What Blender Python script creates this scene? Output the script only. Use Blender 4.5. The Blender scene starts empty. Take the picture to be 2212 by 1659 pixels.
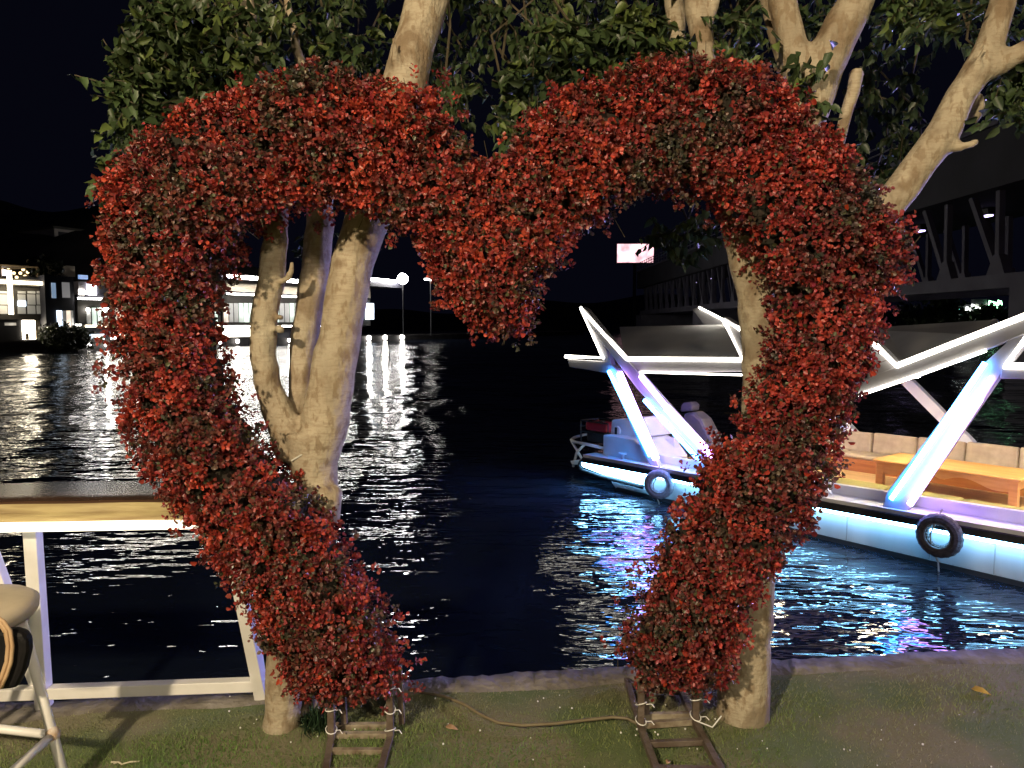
import bpy, math, random
import numpy as np
from mathutils import Vector, Matrix
R = math.radians
rng = np.random.default_rng(7)
random.seed(7)
scene = bpy.context.scene
COL = scene.collection

# ------------------------------------------------------------------ camera
FPX, CX, CY, PITCH, CAMZ = 1609.0, 1106.0, 829.5, 4.6, 1.6
cam_d = bpy.data.cameras.new("camera"); cam = bpy.data.objects.new("camera", cam_d); COL.objects.link(cam)
cam.location = (0, 0, CAMZ); cam.rotation_euler = (R(90 - PITCH), 0, 0)
cam_d.sensor_width = 36; cam_d.lens = 36 * FPX / 2212; cam_d.clip_start = .05; cam_d.clip_end = 3000
scene.camera = cam
scene.render.resolution_x, scene.render.resolution_y = 1024, 768

# ------------------------------------------------------------------ night sky
world = bpy.data.worlds.new("World"); scene.world = world; world.use_nodes = True
wn = world.node_tree.nodes; wl = world.node_tree.links
sky = wn.new("ShaderNodeTexSky"); sky.sky_type = 'NISHITA'; sky.sun_disc = False
sky.sun_elevation = R(-6); sky.sun_rotation = R(200)
tint = wn.new("ShaderNodeMix"); tint.data_type = 'RGBA'; tint.blend_type = 'MIX'; tint.inputs[0].default_value = .8
tint.inputs[7].default_value = (.055, .06, .15, 1)
wl.new(sky.outputs[0], tint.inputs[6]); wl.new(tint.outputs[2], wn["Background"].inputs[0])
wn["Background"].inputs[1].default_value = .036

# ------------------------------------------------------------------ the lamp of the promenade behind the camera
LAMP = Vector((-2.5, -2.9, 4.1))
ld = bpy.data.lights.new("lamp_light", 'POINT'); ld.energy = 2050; ld.color = (1, .80, .52); ld.shadow_soft_size = .12
lo = bpy.data.objects.new("lamp_light", ld); lo.location = LAMP; COL.objects.link(lo)

LAMP2 = Vector((3.4, -4.2, 4.6))
l2 = bpy.data.lights.new("second_lamp_light", 'POINT'); l2.energy = 1050; l2.color = (1, .84, .60); l2.shadow_soft_size = .3
lo2 = bpy.data.objects.new("second_lamp_light", l2); lo2.location = LAMP2; COL.objects.link(lo2)
# violet flood lamp on the tour boat's bow, out of frame to the right
FLOOD = Vector((7.1, 6.6, 1.15))
fd = bpy.data.lights.new("bow_flood_light", 'SPOT'); fd.energy = 1700; fd.color = (.46, .38, 1); fd.shadow_soft_size = .08; fd.spot_size = R(95); fd.spot_blend = .5
fo = bpy.data.objects.new("bow_flood_light", fd); fo.location = FLOOD; COL.objects.link(fo)
fo.rotation_euler = (Vector((-1.2, 2.9, .6)) - FLOOD).to_track_quat('-Z', 'Y').to_euler()

# ------------------------------------------------------------------ exposure, render
vs = scene.view_settings
scene.display_settings.display_device = 'sRGB'
vs.view_transform = 'Standard'; vs.look = 'None'; vs.exposure = 0; vs.gamma = 1; vs.use_curve_mapping = False
scene.render.engine = 'CYCLES'
cy = scene.cycles
cy.use_denoising = True; cy.max_bounces = 6; cy.diffuse_bounces = 3; cy.glossy_bounces = 4; cy.transmission_bounces = 4
cy.transparent_max_bounces = 6; cy.caustics_reflective = False; cy.caustics_refractive = False
cy.sample_clamp_indirect = 25; cy.use_light_tree = True

# ================================================================== helpers
PC, PS = math.cos(R(PITCH)), math.sin(R(PITCH))
def ray(x, y):
    a, b = (x - CX) / FPX, (CY - y) / FPX
    return Vector((a, PC + b * PS, b * PC - PS))
CAM = Vector((0, 0, CAMZ))
def at(x, y, Y):
    """Point seen at photo pixel (x, y) that lies at world depth Y."""
    d = ray(x, y); return CAM + d * (Y / d.y)
def on(x, y, z):
    d = ray(x, y); return CAM + d * ((z - CAMZ) / d.z)
WATER = -1.3

class MB:
    def __init__(s): s.v, s.f = [], []
    def add(s, vs, fs):
        o = len(s.v); s.v += [tuple(v) for v in vs]; s.f += [tuple(i + o for i in f) for f in fs]; return s
    def box(s, a, b):
        x0, x1 = sorted((a[0], b[0])); y0, y1 = sorted((a[1], b[1])); z0, z1 = sorted((a[2], b[2]))
        return s.add([(x0, y0, z0), (x1, y0, z0), (x1, y1, z0), (x0, y1, z0), (x0, y0, z1), (x1, y0, z1), (x1, y1, z1), (x0, y1, z1)],
                     [(0, 3, 2, 1), (4, 5, 6, 7), (0, 1, 5, 4), (1, 2, 6, 5), (2, 3, 7, 6), (3, 0, 4, 7)])
    def bar(s, p, q, w, h, upv=(0, 0, 1)):
        p, q = Vector(p), Vector(q); d = (q - p).normalized(); u = Vector(upv)
        if abs(d.dot(u)) > .97: u = Vector((0, 1, 0))
        a = d.cross(u).normalized() * w / 2; b = a.cross(d).normalized() * h / 2
        vs = [p - a - b, p + a - b, p + a + b, p - a + b, q - a - b, q + a - b, q + a + b, q - a + b]
        return s.add(vs, [(0, 3, 2, 1), (4, 5, 6, 7), (0, 1, 5, 4), (1, 2, 6, 5), (2, 3, 7, 6), (3, 0, 4, 7)])
    def tube(s, pts, rad, n=8, cap=True, wob=0, closed=False):
        pts = [Vector(p) for p in pts]; m = len(pts)
        rr = rad if hasattr(rad, '__len__') else [rad] * m
        vs, fs = [], []; prev = None
        for i, p in enumerate(pts):
            if closed: d = (pts[(i + 1) % m] - pts[i - 1]).normalized()
            else: d = (pts[min(i + 1, m - 1)] - pts[max(i - 1, 0)]).normalized()
            if prev is None:
                a = d.cross(Vector((.13, .97, .2))); a = a if a.length > .1 else d.cross(Vector((1, 0, 0)))
            else: a = prev - d * prev.dot(d)
            a.normalize(); prev = a; b = d.cross(a)
            for k in range(n):
                t = 2 * math.pi * k / n
                r = rr[i] * (1 + (random.uniform(-wob, wob) if wob else 0))
                vs.append(p + (a * math.cos(t) + b * math.sin(t)) * r)
        for i in range(m if closed else m - 1):
            j = (i + 1) % m
            for k in range(n):
                fs.append((i * n + k, i * n + (k + 1) % n, j * n + (k + 1) % n, j * n + k))
        if cap and not closed: fs += [tuple(range(n))[::-1], tuple(range((m - 1) * n, m * n))]
        return s.add(vs, fs)
    def prism(s, poly, a, b, ax=1):
        """poly: (u, w) outline, extruded along axis ax from a to b."""
        def P(u, w, t): return (u, t, w) if ax == 1 else ((t, u, w) if ax == 0 else (u, w, t))
        n = len(poly); vs = [P(u, w, a) for u, w in poly] + [P(u, w, b) for u, w in poly]
        fs = [tuple(range(n))[::-1], tuple(range(n, 2 * n))] + [(i, (i + 1) % n, n + (i + 1) % n, n + i) for i in range(n)]
        return s.add(vs, fs)
    def ball(s, c, r, n=10, m=6, sc=(1, 1, 1)):
        c = Vector(c); vs = [c + Vector((0, 0, r * sc[2]))]; fs = []
        for i in range(1, m):
            t = math.pi * i / m
            for k in range(n):
                p = 2 * math.pi * k / n
                vs.append(c + Vector((r * sc[0] * math.sin(t) * math.cos(p), r * sc[1] * math.sin(t) * math.sin(p), r * sc[2] * math.cos(t))))
        vs.append(c - Vector((0, 0, r * sc[2])))
        for k in range(n): fs.append((0, 1 + k, 1 + (k + 1) % n))
        for i in range(m - 2):
            for k in range(n):
                a = 1 + i * n; fs.append((a + k, a + n + k, a + n + (k + 1) % n, a + (k + 1) % n))
        a = 1 + (m - 2) * n
        for k in range(n): fs.append((len(vs) - 1, a + (k + 1) % n, a + k))
        return s.add(vs, fs)
    def build(s, name, mat, parent=None, off=None, smooth=False, bevel=0, kind=None):
        me = bpy.data.meshes.new(name)
        vs = s.v if off is None else [(v[0] - off[0], v[1] - off[1], v[2] - off[2]) for v in s.v]
        me.from_pydata(vs, [], s.f); me.update()
        me.materials.append(mat)
        if smooth: me.polygons.foreach_set("use_smooth", [True] * len(me.polygons))
        o = bpy.data.objects.new(name, me); COL.objects.link(o)
        if parent is not None: o.parent = parent
        if bevel:
            b = o.modifiers.new("bevel", 'BEVEL'); b.width = bevel; b.segments = 2; b.limit_method = 'ANGLE'
        if kind: o["kind"] = kind
        return o

def tag(o, label=None, cat=None, group=None, kind=None):
    if label: o["label"] = label
    if cat: o["category"] = cat
    if group: o["group"] = group
    if kind: o["kind"] = kind
    return o
def empty(name, loc, rz=0, label=None, cat=None, group=None):
    o = bpy.data.objects.new(name, None); COL.objects.link(o); o.location = loc; o.rotation_euler = (0, 0, rz)
    o.empty_display_size = .2
    return tag(o, label, cat, group)
def npmesh(name, V, F, mat, parent=None, cols=None, smooth=False, kind=None):
    """V (n,3), F (m,k) arrays; cols per vertex."""
    me = bpy.data.meshes.new(name); n, (m, k) = len(V), F.shape
    me.vertices.add(n); me.vertices.foreach_set("co", np.asarray(V, np.float32).ravel())
    me.loops.add(m * k); me.loops.foreach_set("vertex_index", F.astype(np.int32).ravel())
    me.polygons.add(m); me.polygons.foreach_set("loop_start", np.arange(0, m * k, k, dtype=np.int32))
    if smooth: me.polygons.foreach_set("use_smooth", np.ones(m, bool))
    me.update(calc_edges=True)
    if cols is not None:
        a = me.color_attributes.new("hue", 'FLOAT_COLOR', 'POINT')
        a.data.foreach_set("color", np.c_[cols, np.ones(n)].astype(np.float32).ravel())
    me.materials.append(mat)
    o = bpy.data.objects.new(name, me); COL.objects.link(o)
    if parent is not None: o.parent = parent
    if kind: o["kind"] = kind
    return o

# ------------------------------------------------------------------ materials
def mat(name, col, rough=.6, metal=0, spec=.5, col2=None, scale=8, bump=0, bscale=40, detail=4, stretch=None, thresh=(.35, .65)):
    m = bpy.data.materials.new(name); m.use_nodes = True; nt = m.node_tree; N = nt.nodes; L = nt.links
    b = N["Principled BSDF"]; b.inputs["Base Color"].default_value = (*col, 1)
    b.inputs["Roughness"].default_value = rough; b.inputs["Metallic"].default_value = metal
    b.inputs["Specular IOR Level"].default_value = spec
    tc = N.new("ShaderNodeTexCoord"); src = tc.outputs["Object"]
    if stretch:
        mp = N.new("ShaderNodeMapping"); mp.inputs["Scale"].default_value = stretch; L.new(src, mp.inputs[0]); src = mp.outputs[0]
    c2 = col2 or tuple(c * .78 for c in col)
    no = N.new("ShaderNodeTexNoise"); no.inputs["Scale"].default_value = scale; no.inputs["Detail"].default_value = detail
    L.new(src, no.inputs["Vector"])
    cr = N.new("ShaderNodeValToRGB"); cr.color_ramp.elements[0].position = thresh[0]; cr.color_ramp.elements[1].position = thresh[1]
    cr.color_ramp.elements[0].color = (*c2, 1); cr.color_ramp.elements[1].color = (*col, 1)
    L.new(no.outputs[0], cr.inputs[0]); L.new(cr.outputs[0], b.inputs["Base Color"])
    if bump:
        n2 = N.new("ShaderNodeTexNoise"); n2.inputs["Scale"].default_value = bscale; n2.inputs["Detail"].default_value = 5
        L.new(src, n2.inputs["Vector"])
        bp = N.new("ShaderNodeBump"); bp.inputs["Strength"].default_value = bump; bp.inputs["Distance"].default_value = .02
        L.new(n2.outputs[0], bp.inputs["Height"]); L.new(bp.outputs[0], b.inputs["Normal"])
    return m
def glow(name, col, strength, vary=0, scale=3):
    m = bpy.data.materials.new(name); m.use_nodes = True; nt = m.node_tree; N = nt.nodes; L = nt.links
    b = N["Principled BSDF"]; b.inputs["Base Color"].default_value = (.7, .7, .7, 1); b.inputs["Roughness"].default_value = .4
    b.inputs["Emission Color"].default_value = (*col, 1); b.inputs["Emission Strength"].default_value = strength
    if vary:
        tc = N.new("ShaderNodeTexCoord"); no = N.new("ShaderNodeTexNoise"); no.inputs["Scale"].default_value = scale
        no.inputs["Detail"].default_value = 3
        L.new(tc.outputs["Object"], no.inputs["Vector"])
        mr = N.new("ShaderNodeMapRange"); mr.inputs[1].default_value = .35; mr.inputs[2].default_value = .65
        mr.inputs[3].default_value = strength * (1 - vary); mr.inputs[4].default_value = strength
        L.new(no.outputs[0], mr.inputs[0]); L.new(mr.outputs[0], b.inputs["Emission Strength"])
    return m
def leafmat(name, rough=.38, trans=.25, spec=.5):
    m = bpy.data.materials.new(name); m.use_nodes = True; nt = m.node_tree; N = nt.nodes; L = nt.links
    b = N["Principled BSDF"]; out = N["Material Output"]
    at_ = N.new("ShaderNodeAttribute"); at_.attribute_name = "hue"
    tc = N.new("ShaderNodeTexCoord"); no = N.new("ShaderNodeTexNoise"); no.inputs["Scale"].default_value = 60
    L.new(tc.outputs["Object"], no.inputs["Vector"])
    mr = N.new("ShaderNodeMapRange"); mr.inputs[3].default_value = .75; mr.inputs[4].default_value = 1.2; L.new(no.outputs[0], mr.inputs[0])
    mx = N.new("ShaderNodeVectorMath"); mx.operation = 'SCALE'; L.new(at_.outputs["Color"], mx.inputs[0]); L.new(mr.outputs[0], mx.inputs["Scale"])
    L.new(mx.outputs[0], b.inputs["Base Color"]); b.inputs["Roughness"].default_value = rough; b.inputs["Specular IOR Level"].default_value = spec
    tr = N.new("ShaderNodeBsdfTranslucent"); L.new(mx.outputs[0], tr.inputs[0])
    ms = N.new("ShaderNodeMixShader"); ms.inputs[0].default_value = trans
    L.new(b.outputs[0], ms.inputs[1]); L.new(tr.outputs[0], ms.inputs[2]); L.new(ms.outputs[0], out.inputs[0])
    return m

M_white = mat("white_paint", (.78, .77, .76), .4, bump=.05, col2=(.66, .65, .63), scale=6)
M_boat = mat("boat_white", (.70, .70, .72), .38, col2=(.60, .60, .63), scale=2.5)
M_leg = mat("leg_white", (.36, .36, .39), .45, col2=(.31, .31, .34), scale=2)
M_hull = mat("hull_paint", (.50, .50, .54), .4, col2=(.38, .39, .44), scale=2, stretch=(1, 1, .3))
M_grey = mat("boat_grey", (.34, .335, .35), .5, col2=(.30, .29, .31), scale=2)
M_roof = mat("roof_sheet", (.76, .74, .76), .6, col2=(.68, .66, .68), scale=1.5)
M_rubber = mat("rubber", (.025, .026, .03), .75, bump=.4, bscale=25, col2=(.012, .012, .014))
M_tyre = mat("tyre_rubber", (.13, .115, .115), .8, bump=.5, bscale=60, col2=(.07, .06, .062), scale=20)
M_tyregrey = mat("tyre_faded", (.30, .31, .35), .8, bump=.5, bscale=60, col2=(.2, .2, .24), scale=20)
M_pad = mat("tan_upholstery", (.46, .37, .25), .8, bump=.15, bscale=300)
M_olive = mat("olive_upholstery", (.32, .28, .07), .8, bump=.15, bscale=300)
M_wood = mat("orange_wood", (.64, .36, .12), .45, col2=(.52, .26, .075), scale=3, stretch=(.6, 6, 6), bump=.08)
M_floor = mat("pale_deck_boards", (.62, .42, .19), .5, col2=(.50, .31, .12), scale=3, stretch=(.5, 7, 7))
M_deckwood = mat("deck_wood", (.42, .16, .04), .5, col2=(.30, .10, .025), scale=3, stretch=(.5, 7, 7))
M_red = mat("generator_red", (.45, .03, .05), .4)
M_dark = mat("dark_metal", (.03, .03, .035), .5, col2=(.018, .018, .02))
M_seat = mat("seat_vinyl", (.10, .09, .12), .55)
M_rope = mat("rope", (.5, .48, .42), .9, bump=.4, bscale=200)
M_slab = mat("bar_slab_top", (.11, .062, .038), .27, col2=(.06, .033, .022), scale=2.2, stretch=(.8, 5, 5), bump=.03)
M_slabedge = mat("bar_slab_edge", (.46, .37, .17), .55, col2=(.22, .15, .06), scale=5, stretch=(.5, 4, 7), bump=.35, bscale=14)
M_stool = mat("stool_pad", (.58, .50, .37), .75, bump=.12, bscale=250)
M_bag = mat("black_leather", (.010, .009, .010), .6, spec=.2, col2=(.006, .006, .007))
M_strap = mat("tan_strap", (.55, .40, .25), .6, col2=(.4, .24, .12))
M_rust = mat("rusty_joint", (.42, .28, .17), .7, col2=(.6, .55, .5), scale=30, bump=.3)
M_steel = mat("arch_frame_steel", (.17, .135, .11), .55, .3, col2=(.10, .07, .05), scale=14, bump=.25, bscale=60)
M_rung = mat("worn_rung_paint", (.30, .26, .19), .6, col2=(.13, .09, .06), scale=18, bump=.3)
M_tie = mat("cable_tie_plastic", (.85, .85, .82), .4)
M_core = mat("foliage_backing", (.025, .012, .008), .9, col2=(.01, .012, .006), scale=30, bump=.6)
M_wire = mat("thin_stem", (.07, .055, .03), .8)
M_hose = mat("hose_rubber", (.17, .14, .085), .6, col2=(.14, .11, .06), scale=20)
M_dry = mat("dry_leaf", (.62, .42, .12), .6, col2=(.45, .28, .08), scale=30)
M_brownleaf = mat("brown_leaf", (.45, .30, .18), .7, col2=(.3, .18, .1), scale=30)
M_twig = mat("pale_twig", (.6, .55, .42), .7)
M_red_leaf = leafmat("red_leaf", .40, .28)
M_green_leaf = leafmat("green_leaf", .42, .25, .35)
M_clamp = mat("clamp_metal", (.75, .74, .66), .35, .3)

# bark: pale ficus bark with stains, scars and horizontal lenticels
def barkmat():
    m = mat("bark", (.40, .34, .245), .8, col2=(.28, .23, .16), scale=5, detail=6, stretch=(1, 1, .45), thresh=(.38, .56), bump=.6, bscale=26)
    nt = m.node_tree; N = nt.nodes; L = nt.links; b = N["Principled BSDF"]
    old = b.inputs["Base Color"].links[0].from_socket
    tc = N.new("ShaderNodeTexCoord")
    def spots(scale, lo, hi, colr, stretch, prev, fac):
        mp = N.new("ShaderNodeMapping"); mp.inputs["Scale"].default_value = stretch; L.new(tc.outputs["Object"], mp.inputs[0])
        n = N.new("ShaderNodeTexNoise"); n.inputs["Scale"].default_value = scale; n.inputs["Detail"].default_value = 5; L.new(mp.outputs[0], n.inputs["Vector"])
        mr = N.new("ShaderNodeMapRange"); mr.inputs[1].default_value = lo; mr.inputs[2].default_value = hi; mr.inputs[4].default_value = fac; L.new(n.outputs[0], mr.inputs[0])
        mx = N.new("ShaderNodeMix"); mx.data_type = 'RGBA'; L.new(mr.outputs[0], mx.inputs[0]); L.new(prev, mx.inputs[6]); mx.inputs[7].default_value = (*colr, 1)
        return mx.outputs[2]
    nb = N.new("ShaderNodeTexNoise"); nb.inputs["Scale"].default_value = 9; nb.inputs["Detail"].default_value = 6; nb.inputs["Roughness"].default_value = .65; L.new(tc.outputs["Object"], nb.inputs["Vector"])
    b2 = N.new("ShaderNodeBump"); b2.inputs["Strength"].default_value = .55; b2.inputs["Distance"].default_value = .03; L.new(nb.outputs[0], b2.inputs["Height"])
    ob_ = [n for n in N if n.type == 'BUMP' and n != b2][0]; L.new(b2.outputs[0], ob_.inputs["Normal"])
    c = spots(7, .52, .60, (.17, .115, .065), (1, 1, .8), old, .85)
    c = spots(34, .54, .62, (.20, .14, .08), (1, 1, .5), c, .7)
    c = spots(45, .50, .62, (.24, .175, .11), (.5, .5, 2.6), c, .45)
    c = spots(2.2, .50, .70, (.33, .31, .24), (1, 1, 1), c, .6)
    L.new(c, b.inputs["Base Color"])
    return m
M_bark = barkmat()

# ================================================================== SETTING: river, bank, lawn
def water_material():
    m = bpy.data.materials.new("river_water"); m.use_nodes = True; nt = m.node_tree; N = nt.nodes; L = nt.links
    b = N["Principled BSDF"]
    b.inputs["Base Color"].default_value = (.010, .015, .027, 1); b.inputs["Roughness"].default_value = .03; b.inputs["IOR"].default_value = 1.333
    tc = N.new("ShaderNodeTexCoord")
    def noise(scale, stretch, detail=2, rough=.5, dist=0):
        mp = N.new("ShaderNodeMapping"); mp.inputs["Scale"].default_value = stretch; L.new(tc.outputs["Object"], mp.inputs[0])
        n = N.new("ShaderNodeTexNoise"); n.inputs["Scale"].default_value = scale; n.inputs["Detail"].default_value = detail
        n.inputs["Roughness"].default_value = rough; n.inputs["Distortion"].default_value = dist
        L.new(mp.outputs[0], n.inputs["Vector"]); return n.outputs[0]
    def bump(h, dist, strength, prev=None):
        bp = N.new("ShaderNodeBump"); bp.inputs["Distance"].default_value = dist
        if isinstance(strength, float): bp.inputs["Strength"].default_value = strength
        else: L.new(strength, bp.inputs["Strength"])
        L.new(h, bp.inputs["Height"])
        if prev: L.new(prev, bp.inputs["Normal"])
        return bp.outputs[0]
    # breeze patches: calmer and rougher zones
    pz = N.new("ShaderNodeMapRange"); pz.inputs[1].default_value = .32; pz.inputs[2].default_value = .66; pz.inputs[3].default_value = .45; pz.inputs[4].default_value = 1
    L.new(noise(.09, (1, 1.6, 1), 2), pz.inputs[0])
    na = bump(noise(.13, (1.5, 1.0, 1), 2, .5, .6), .75, pz.outputs[0])
    n0 = bump(noise(.33, (.8, 1.3, 1), 3, .55, .4), .24, pz.outputs[0], na)
    n1 = bump(noise(1.1, (.55, 1.5, 1), 2, .5), .10, pz.outputs[0], n0)
    n2 = bump(noise(3.4, (.55, 1.6, 1), 2, .5, .3), .042, pz.outputs[0], n1)
    n3 = bump(noise(9.5, (.6, 1.4, 1), 1, .5), .010, pz.outputs[0], n2)
    L.new(n3, b.inputs["Normal"])
    return m
MB().add([(-900, -1, WATER), (900, -1, WATER), (900, 2200, WATER), (-900, 2200, WATER)], [(0, 1, 2, 3)]).build("river", water_material(), kind="structure")

# edge of the bank, in world xy, slightly skewed and wobbly
def edge_y(x): return 3.285 + .118 * x + .012 * np.sin(x * 1.7 + 1) + .005 * np.sin(x * 7.3) + .004 * np.sin(x * 17.1 + .4)
gx = np.r_[np.linspace(-30, -4, 14), np.linspace(-3.6, 3.6, 145), np.linspace(4, 30, 14)]
gs = np.r_[np.linspace(0, 1, 9) ** 1.0 * .55, np.linspace(.6, 1.0, 24)]
def ground_z(x, y):
    return (.012 * np.sin(2.1 * x + .6) * np.sin(1.7 * y + .2) + .006 * np.sin(5.2 * x + 1.3 * y) + .004 * np.sin(9 * x - 7 * y)) * np.clip((4 - np.abs(x)) / 2, 0, 1)
def base_front(x, y):
    return 0
V = []; nx = len(gx)
ys_back = -25.
for x in gx:
    e = edge_y(x) - .14
    for t in gs:
        y = ys_back + (e - ys_back) * (1 - (1 - t) ** 1.0) if t < .55 else None
        if y is None:
            y = ys_back + (e - ys_back) * t
        V.append((x, y, float(ground_z(x, y)) * (1 if y > -3 else 0)))
V = np.array(V); ng = len(gs)
idx = np.arange(nx * ng).reshape(nx, ng)
F = np.stack([idx[:-1, :-1], idx[1:, :-1], idx[1:, 1:], idx[:-1, 1:]], -1).reshape(-1, 4)
def groundmat():
    m = mat("lawn_soil", (.11, .145, .06), .95, col2=(.19, .175, .11), scale=2.0, detail=6, bump=.6, bscale=120, thresh=(.42, .58))
    return m
npmesh("lawn_ground", V, F, groundmat(), smooth=True, kind="structure")
# rough concrete edging
M_kerb = mat("rough_concrete", (.25, .23, .21), .9, col2=(.12, .105, .085), scale=7, detail=8, bump=.8, bscale=30, thresh=(.35, .62))
kx = np.r_[np.linspace(-30, -4, 10), np.linspace(-3.6, 3.6, 240), np.linspace(4, 30, 10)]
KV = []
for x in kx:
    e = edge_y(x); near = abs(x) < 3.7
    j = (rng.normal(0, .0035), rng.normal(0, .004), rng.normal(0, .003)) if near else (0, 0, 0)
    g = float(ground_z(x, e - .15))
    KV += [(x, e - .17, g - .012), (x, e - .12 + j[0], g + .006 + j[2] * .6), (x, e - .01 + j[1], .012 + j[2]), (x, e + j[0], -.03 + j[2]), (x, e + .01, WATER - .5)]
KV = np.array(KV); ki = np.arange(len(KV)).reshape(len(kx), 5)
npmesh("bank_edging", KV, np.stack([ki[:-1, :-1], ki[1:, :-1], ki[1:, 1:], ki[:-1, 1:]], -1).reshape(-1, 4), M_kerb, kind="structure")

# grass: short blades
def vnoise(x, y, s, seed):
    r = np.random.default_rng(seed); k = r.normal(0, s, (10, 2)); ph = r.uniform(0, 6.28, 10)
    return sum(np.sin(k[i, 0] * x + k[i, 1] * y + ph[i]) for i in range(10)) / 3.2
n = 210000
bx = rng.uniform(-3.3, 3.3, n); by = rng.uniform(1.75, 3.62, n)
ey = edge_y(bx)
dens = np.clip(.62 + .30 * vnoise(bx, by, 2.2, 3), .06, 1)
path = np.clip((bx - 1.0) / .5, 0, 1) * np.clip((2.95 - by) / .35, 0, 1)     # bare worn ground at the near side
path = np.maximum(path, np.clip(1 - np.abs(bx + .1) / .35, 0, 1) * np.clip((2.6 - by) / .3, 0, 1) * .8)
dust = np.clip((by - (ey - .42)) / .3, 0, 1)
dens *= (1 - .62 * path) * (1 - .80 * dust)
keep = (by < ey - .10) & (rng.uniform(0, 1, n) < dens)
bx, by, path, dust = bx[keep], by[keep], path[keep], dust[keep]; n = len(bx)
bz = ground_z(bx, by)
h = rng.uniform(.008, .019, n) * (1 - .45 * path) * (1 - .4 * dust); w = rng.uniform(.0012, .0026, n)
a = rng.uniform(0, 6.28, n); lean = rng.uniform(.2, 1.1, n) * h; la = rng.uniform(0, 6.28, n)
P0 = np.c_[bx - np.cos(a) * w, by - np.sin(a) * w, bz - .002]; P1 = np.c_[bx + np.cos(a) * w, by + np.sin(a) * w, bz - .002]
P2 = np.c_[bx + np.cos(la) * lean, by + np.sin(la) * lean, bz + h]
GV = np.stack([P0, P1, P2], 1).reshape(-1, 3); GF = np.arange(3 * n).reshape(-1, 3)
gn = np.clip(.5 - .4 * np.clip((-.2 - bx) / .8, 0, 1) + .4 * vnoise(bx, by, 3.0, 9) + rng.normal(0, .18, n), 0, 1)[:, None]
gc = np.array([.13, .235, .062]) * (1 - gn) + np.array([.27, .285, .12]) * gn
br = np.clip(.75 * path + .65 * dust, 0, 1)[:, None]
gc = gc * (1 - br) + np.array([.33, .28, .205]) * br
gc *= rng.uniform(.7, 1.3, (n, 1))
npmesh("grass", GV, GF, leafmat("grass_blade", .6, .25, .2), cols=np.repeat(gc, 3, 0), kind="stuff")

# ================================================================== far bank
def hilly(name, x0, x1, Y, depth, hfun, m, n=60):
    b = MB(); xs = np.linspace(x0, x1, n)
    rows = [(0, 0), (.25, .65), (.6, 1), (1, .9)]
    vs = [(x, Y + depth * t, WATER - .4 + hfun(x) * k) for x in xs for t, k in rows]; r = len(rows)
    fs = [(i * r + j, (i + 1) * r + j, (i + 1) * r + j + 1, i * r + j + 1) for i in range(n - 1) for j in range(r - 1)]
    return b.add(vs, fs).build(name, m, smooth=True, kind="structure")
M_hill = mat("dark_hillside", (.05, .04, .035), .95, col2=(.02, .02, .014), scale=.15, bump=.5, bscale=1)
hilly("hillside", -260, -38, 122, 60, lambda x: 25 + 3.5 * math.sin(x * .055 + 1) + 1.6 * math.sin(x * .21) - max(0, (x + 75)) * .38, M_hill, 70)
hilly("far_shore", -90, 420, 330, 90, lambda x: 13 + 4 * math.sin(x * .021) + 2 * math.sin(x * .09 + 1), M_hill, 70)

FA = Vector((-48.8, 78, WATER)); fu = Vector((.46, .888, 0)).normalized(); fn = Vector((-fu.y, fu.x, 0)); FRZ = math.atan2(fu.y, fu.x)
def fl(x, y, off=0):
    d = ray(x, y); o = FA + fn * off - CAM; t = o.dot(fn) / d.dot(fn); P = CAM + d * t
    return ((P - FA).dot(fu), off, P.z - WATER)
class FB(MB):
    """boxes on the far facade, given by the photo rectangle they fill"""
    def rect(s, x0, y0, x1, y1, off, dep):
        a, b = fl(x0, (y0 + y1) / 2, off), fl(x1, (y0 + y1) / 2, off)
        xm = (x0 + x1) / 2; zt, zb = fl(xm, y0, off)[2], fl(xm, y1, off)[2]
        return s.box((a[0], off, zb), (b[0], off + dep, zt))
def froot(name, x, y, off, label, cat, group=None):
    l = fl(x, y, off); base = (l[0], l[1], l[2])
    o = empty(name, FA + fu * l[0] + fn * l[1] + Vector((0, 0, l[2])), FRZ, label, cat, group)
    o["b"] = 0; del o["b"]
    return o, base
M_quay = mat("quay_stone", (.045, .04, .038), .85, col2=(.02, .018, .018), scale=.6, bump=.5, bscale=2)
q = MB().box((-60, 0, -.6), (33, 14, 1.15)).box((33, 0, -.6), (150, 14, .9)).box((-60, -.06, .95), (33, 0, 1.2))
ob = q.build("quay", M_quay, kind="structure"); ob.location = FA; ob.rotation_euler = (0, 0, FRZ)

G_warm = glow("warm_led", (1, .85, .6), 8); G_white = glow("white_led", (1, .95, .88), 24); G_deck = glow("deck_glow", (1, .92, .8), 15, .5, .5)
G_win = glow("lit_glass", (.75, .95, .8), 1.3, .7, .8); G_winwarm = glow("lit_warm_glass", (1, .8, .6), 1.6, .7, .9)
G_dimwin = glow("dim_glass", (.7, .7, .62), .14, .6, .7); G_bluewin = glow("blue_glass", (.45, .68, 1), .42, .3, .5)
G_greywin = glow("grey_glass", (.75, .72, .72), .22, .3, .5); G_door = glow("bright_doorway", (1, .88, .66), 22, .4, .4)
G_cool = glow("cool_window", (.72, .85, 1), 5, .6, .6); G_pend = glow("pendant_bulb", (1, .72, .36), 3)
G_lavwall = mat("far_white_wall", (.7, .68, .72), .8, col2=(.6, .58, .62), scale=.3)
M_fardark = mat("far_dark_cladding", (.022, .022, .032), .6, col2=(.014, .014, .02), scale=.3)
M_farbrown = mat("far_terrace_beams", (.22, .16, .09), .7, col2=(.12, .085, .05), scale=.7)
M_fargrey = mat("far_grey_render", (.085, .08, .07), .8, col2=(.055, .05, .045), scale=.4)
M_muntin = mat("window_bars", (.03, .03, .03), .6)
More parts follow.
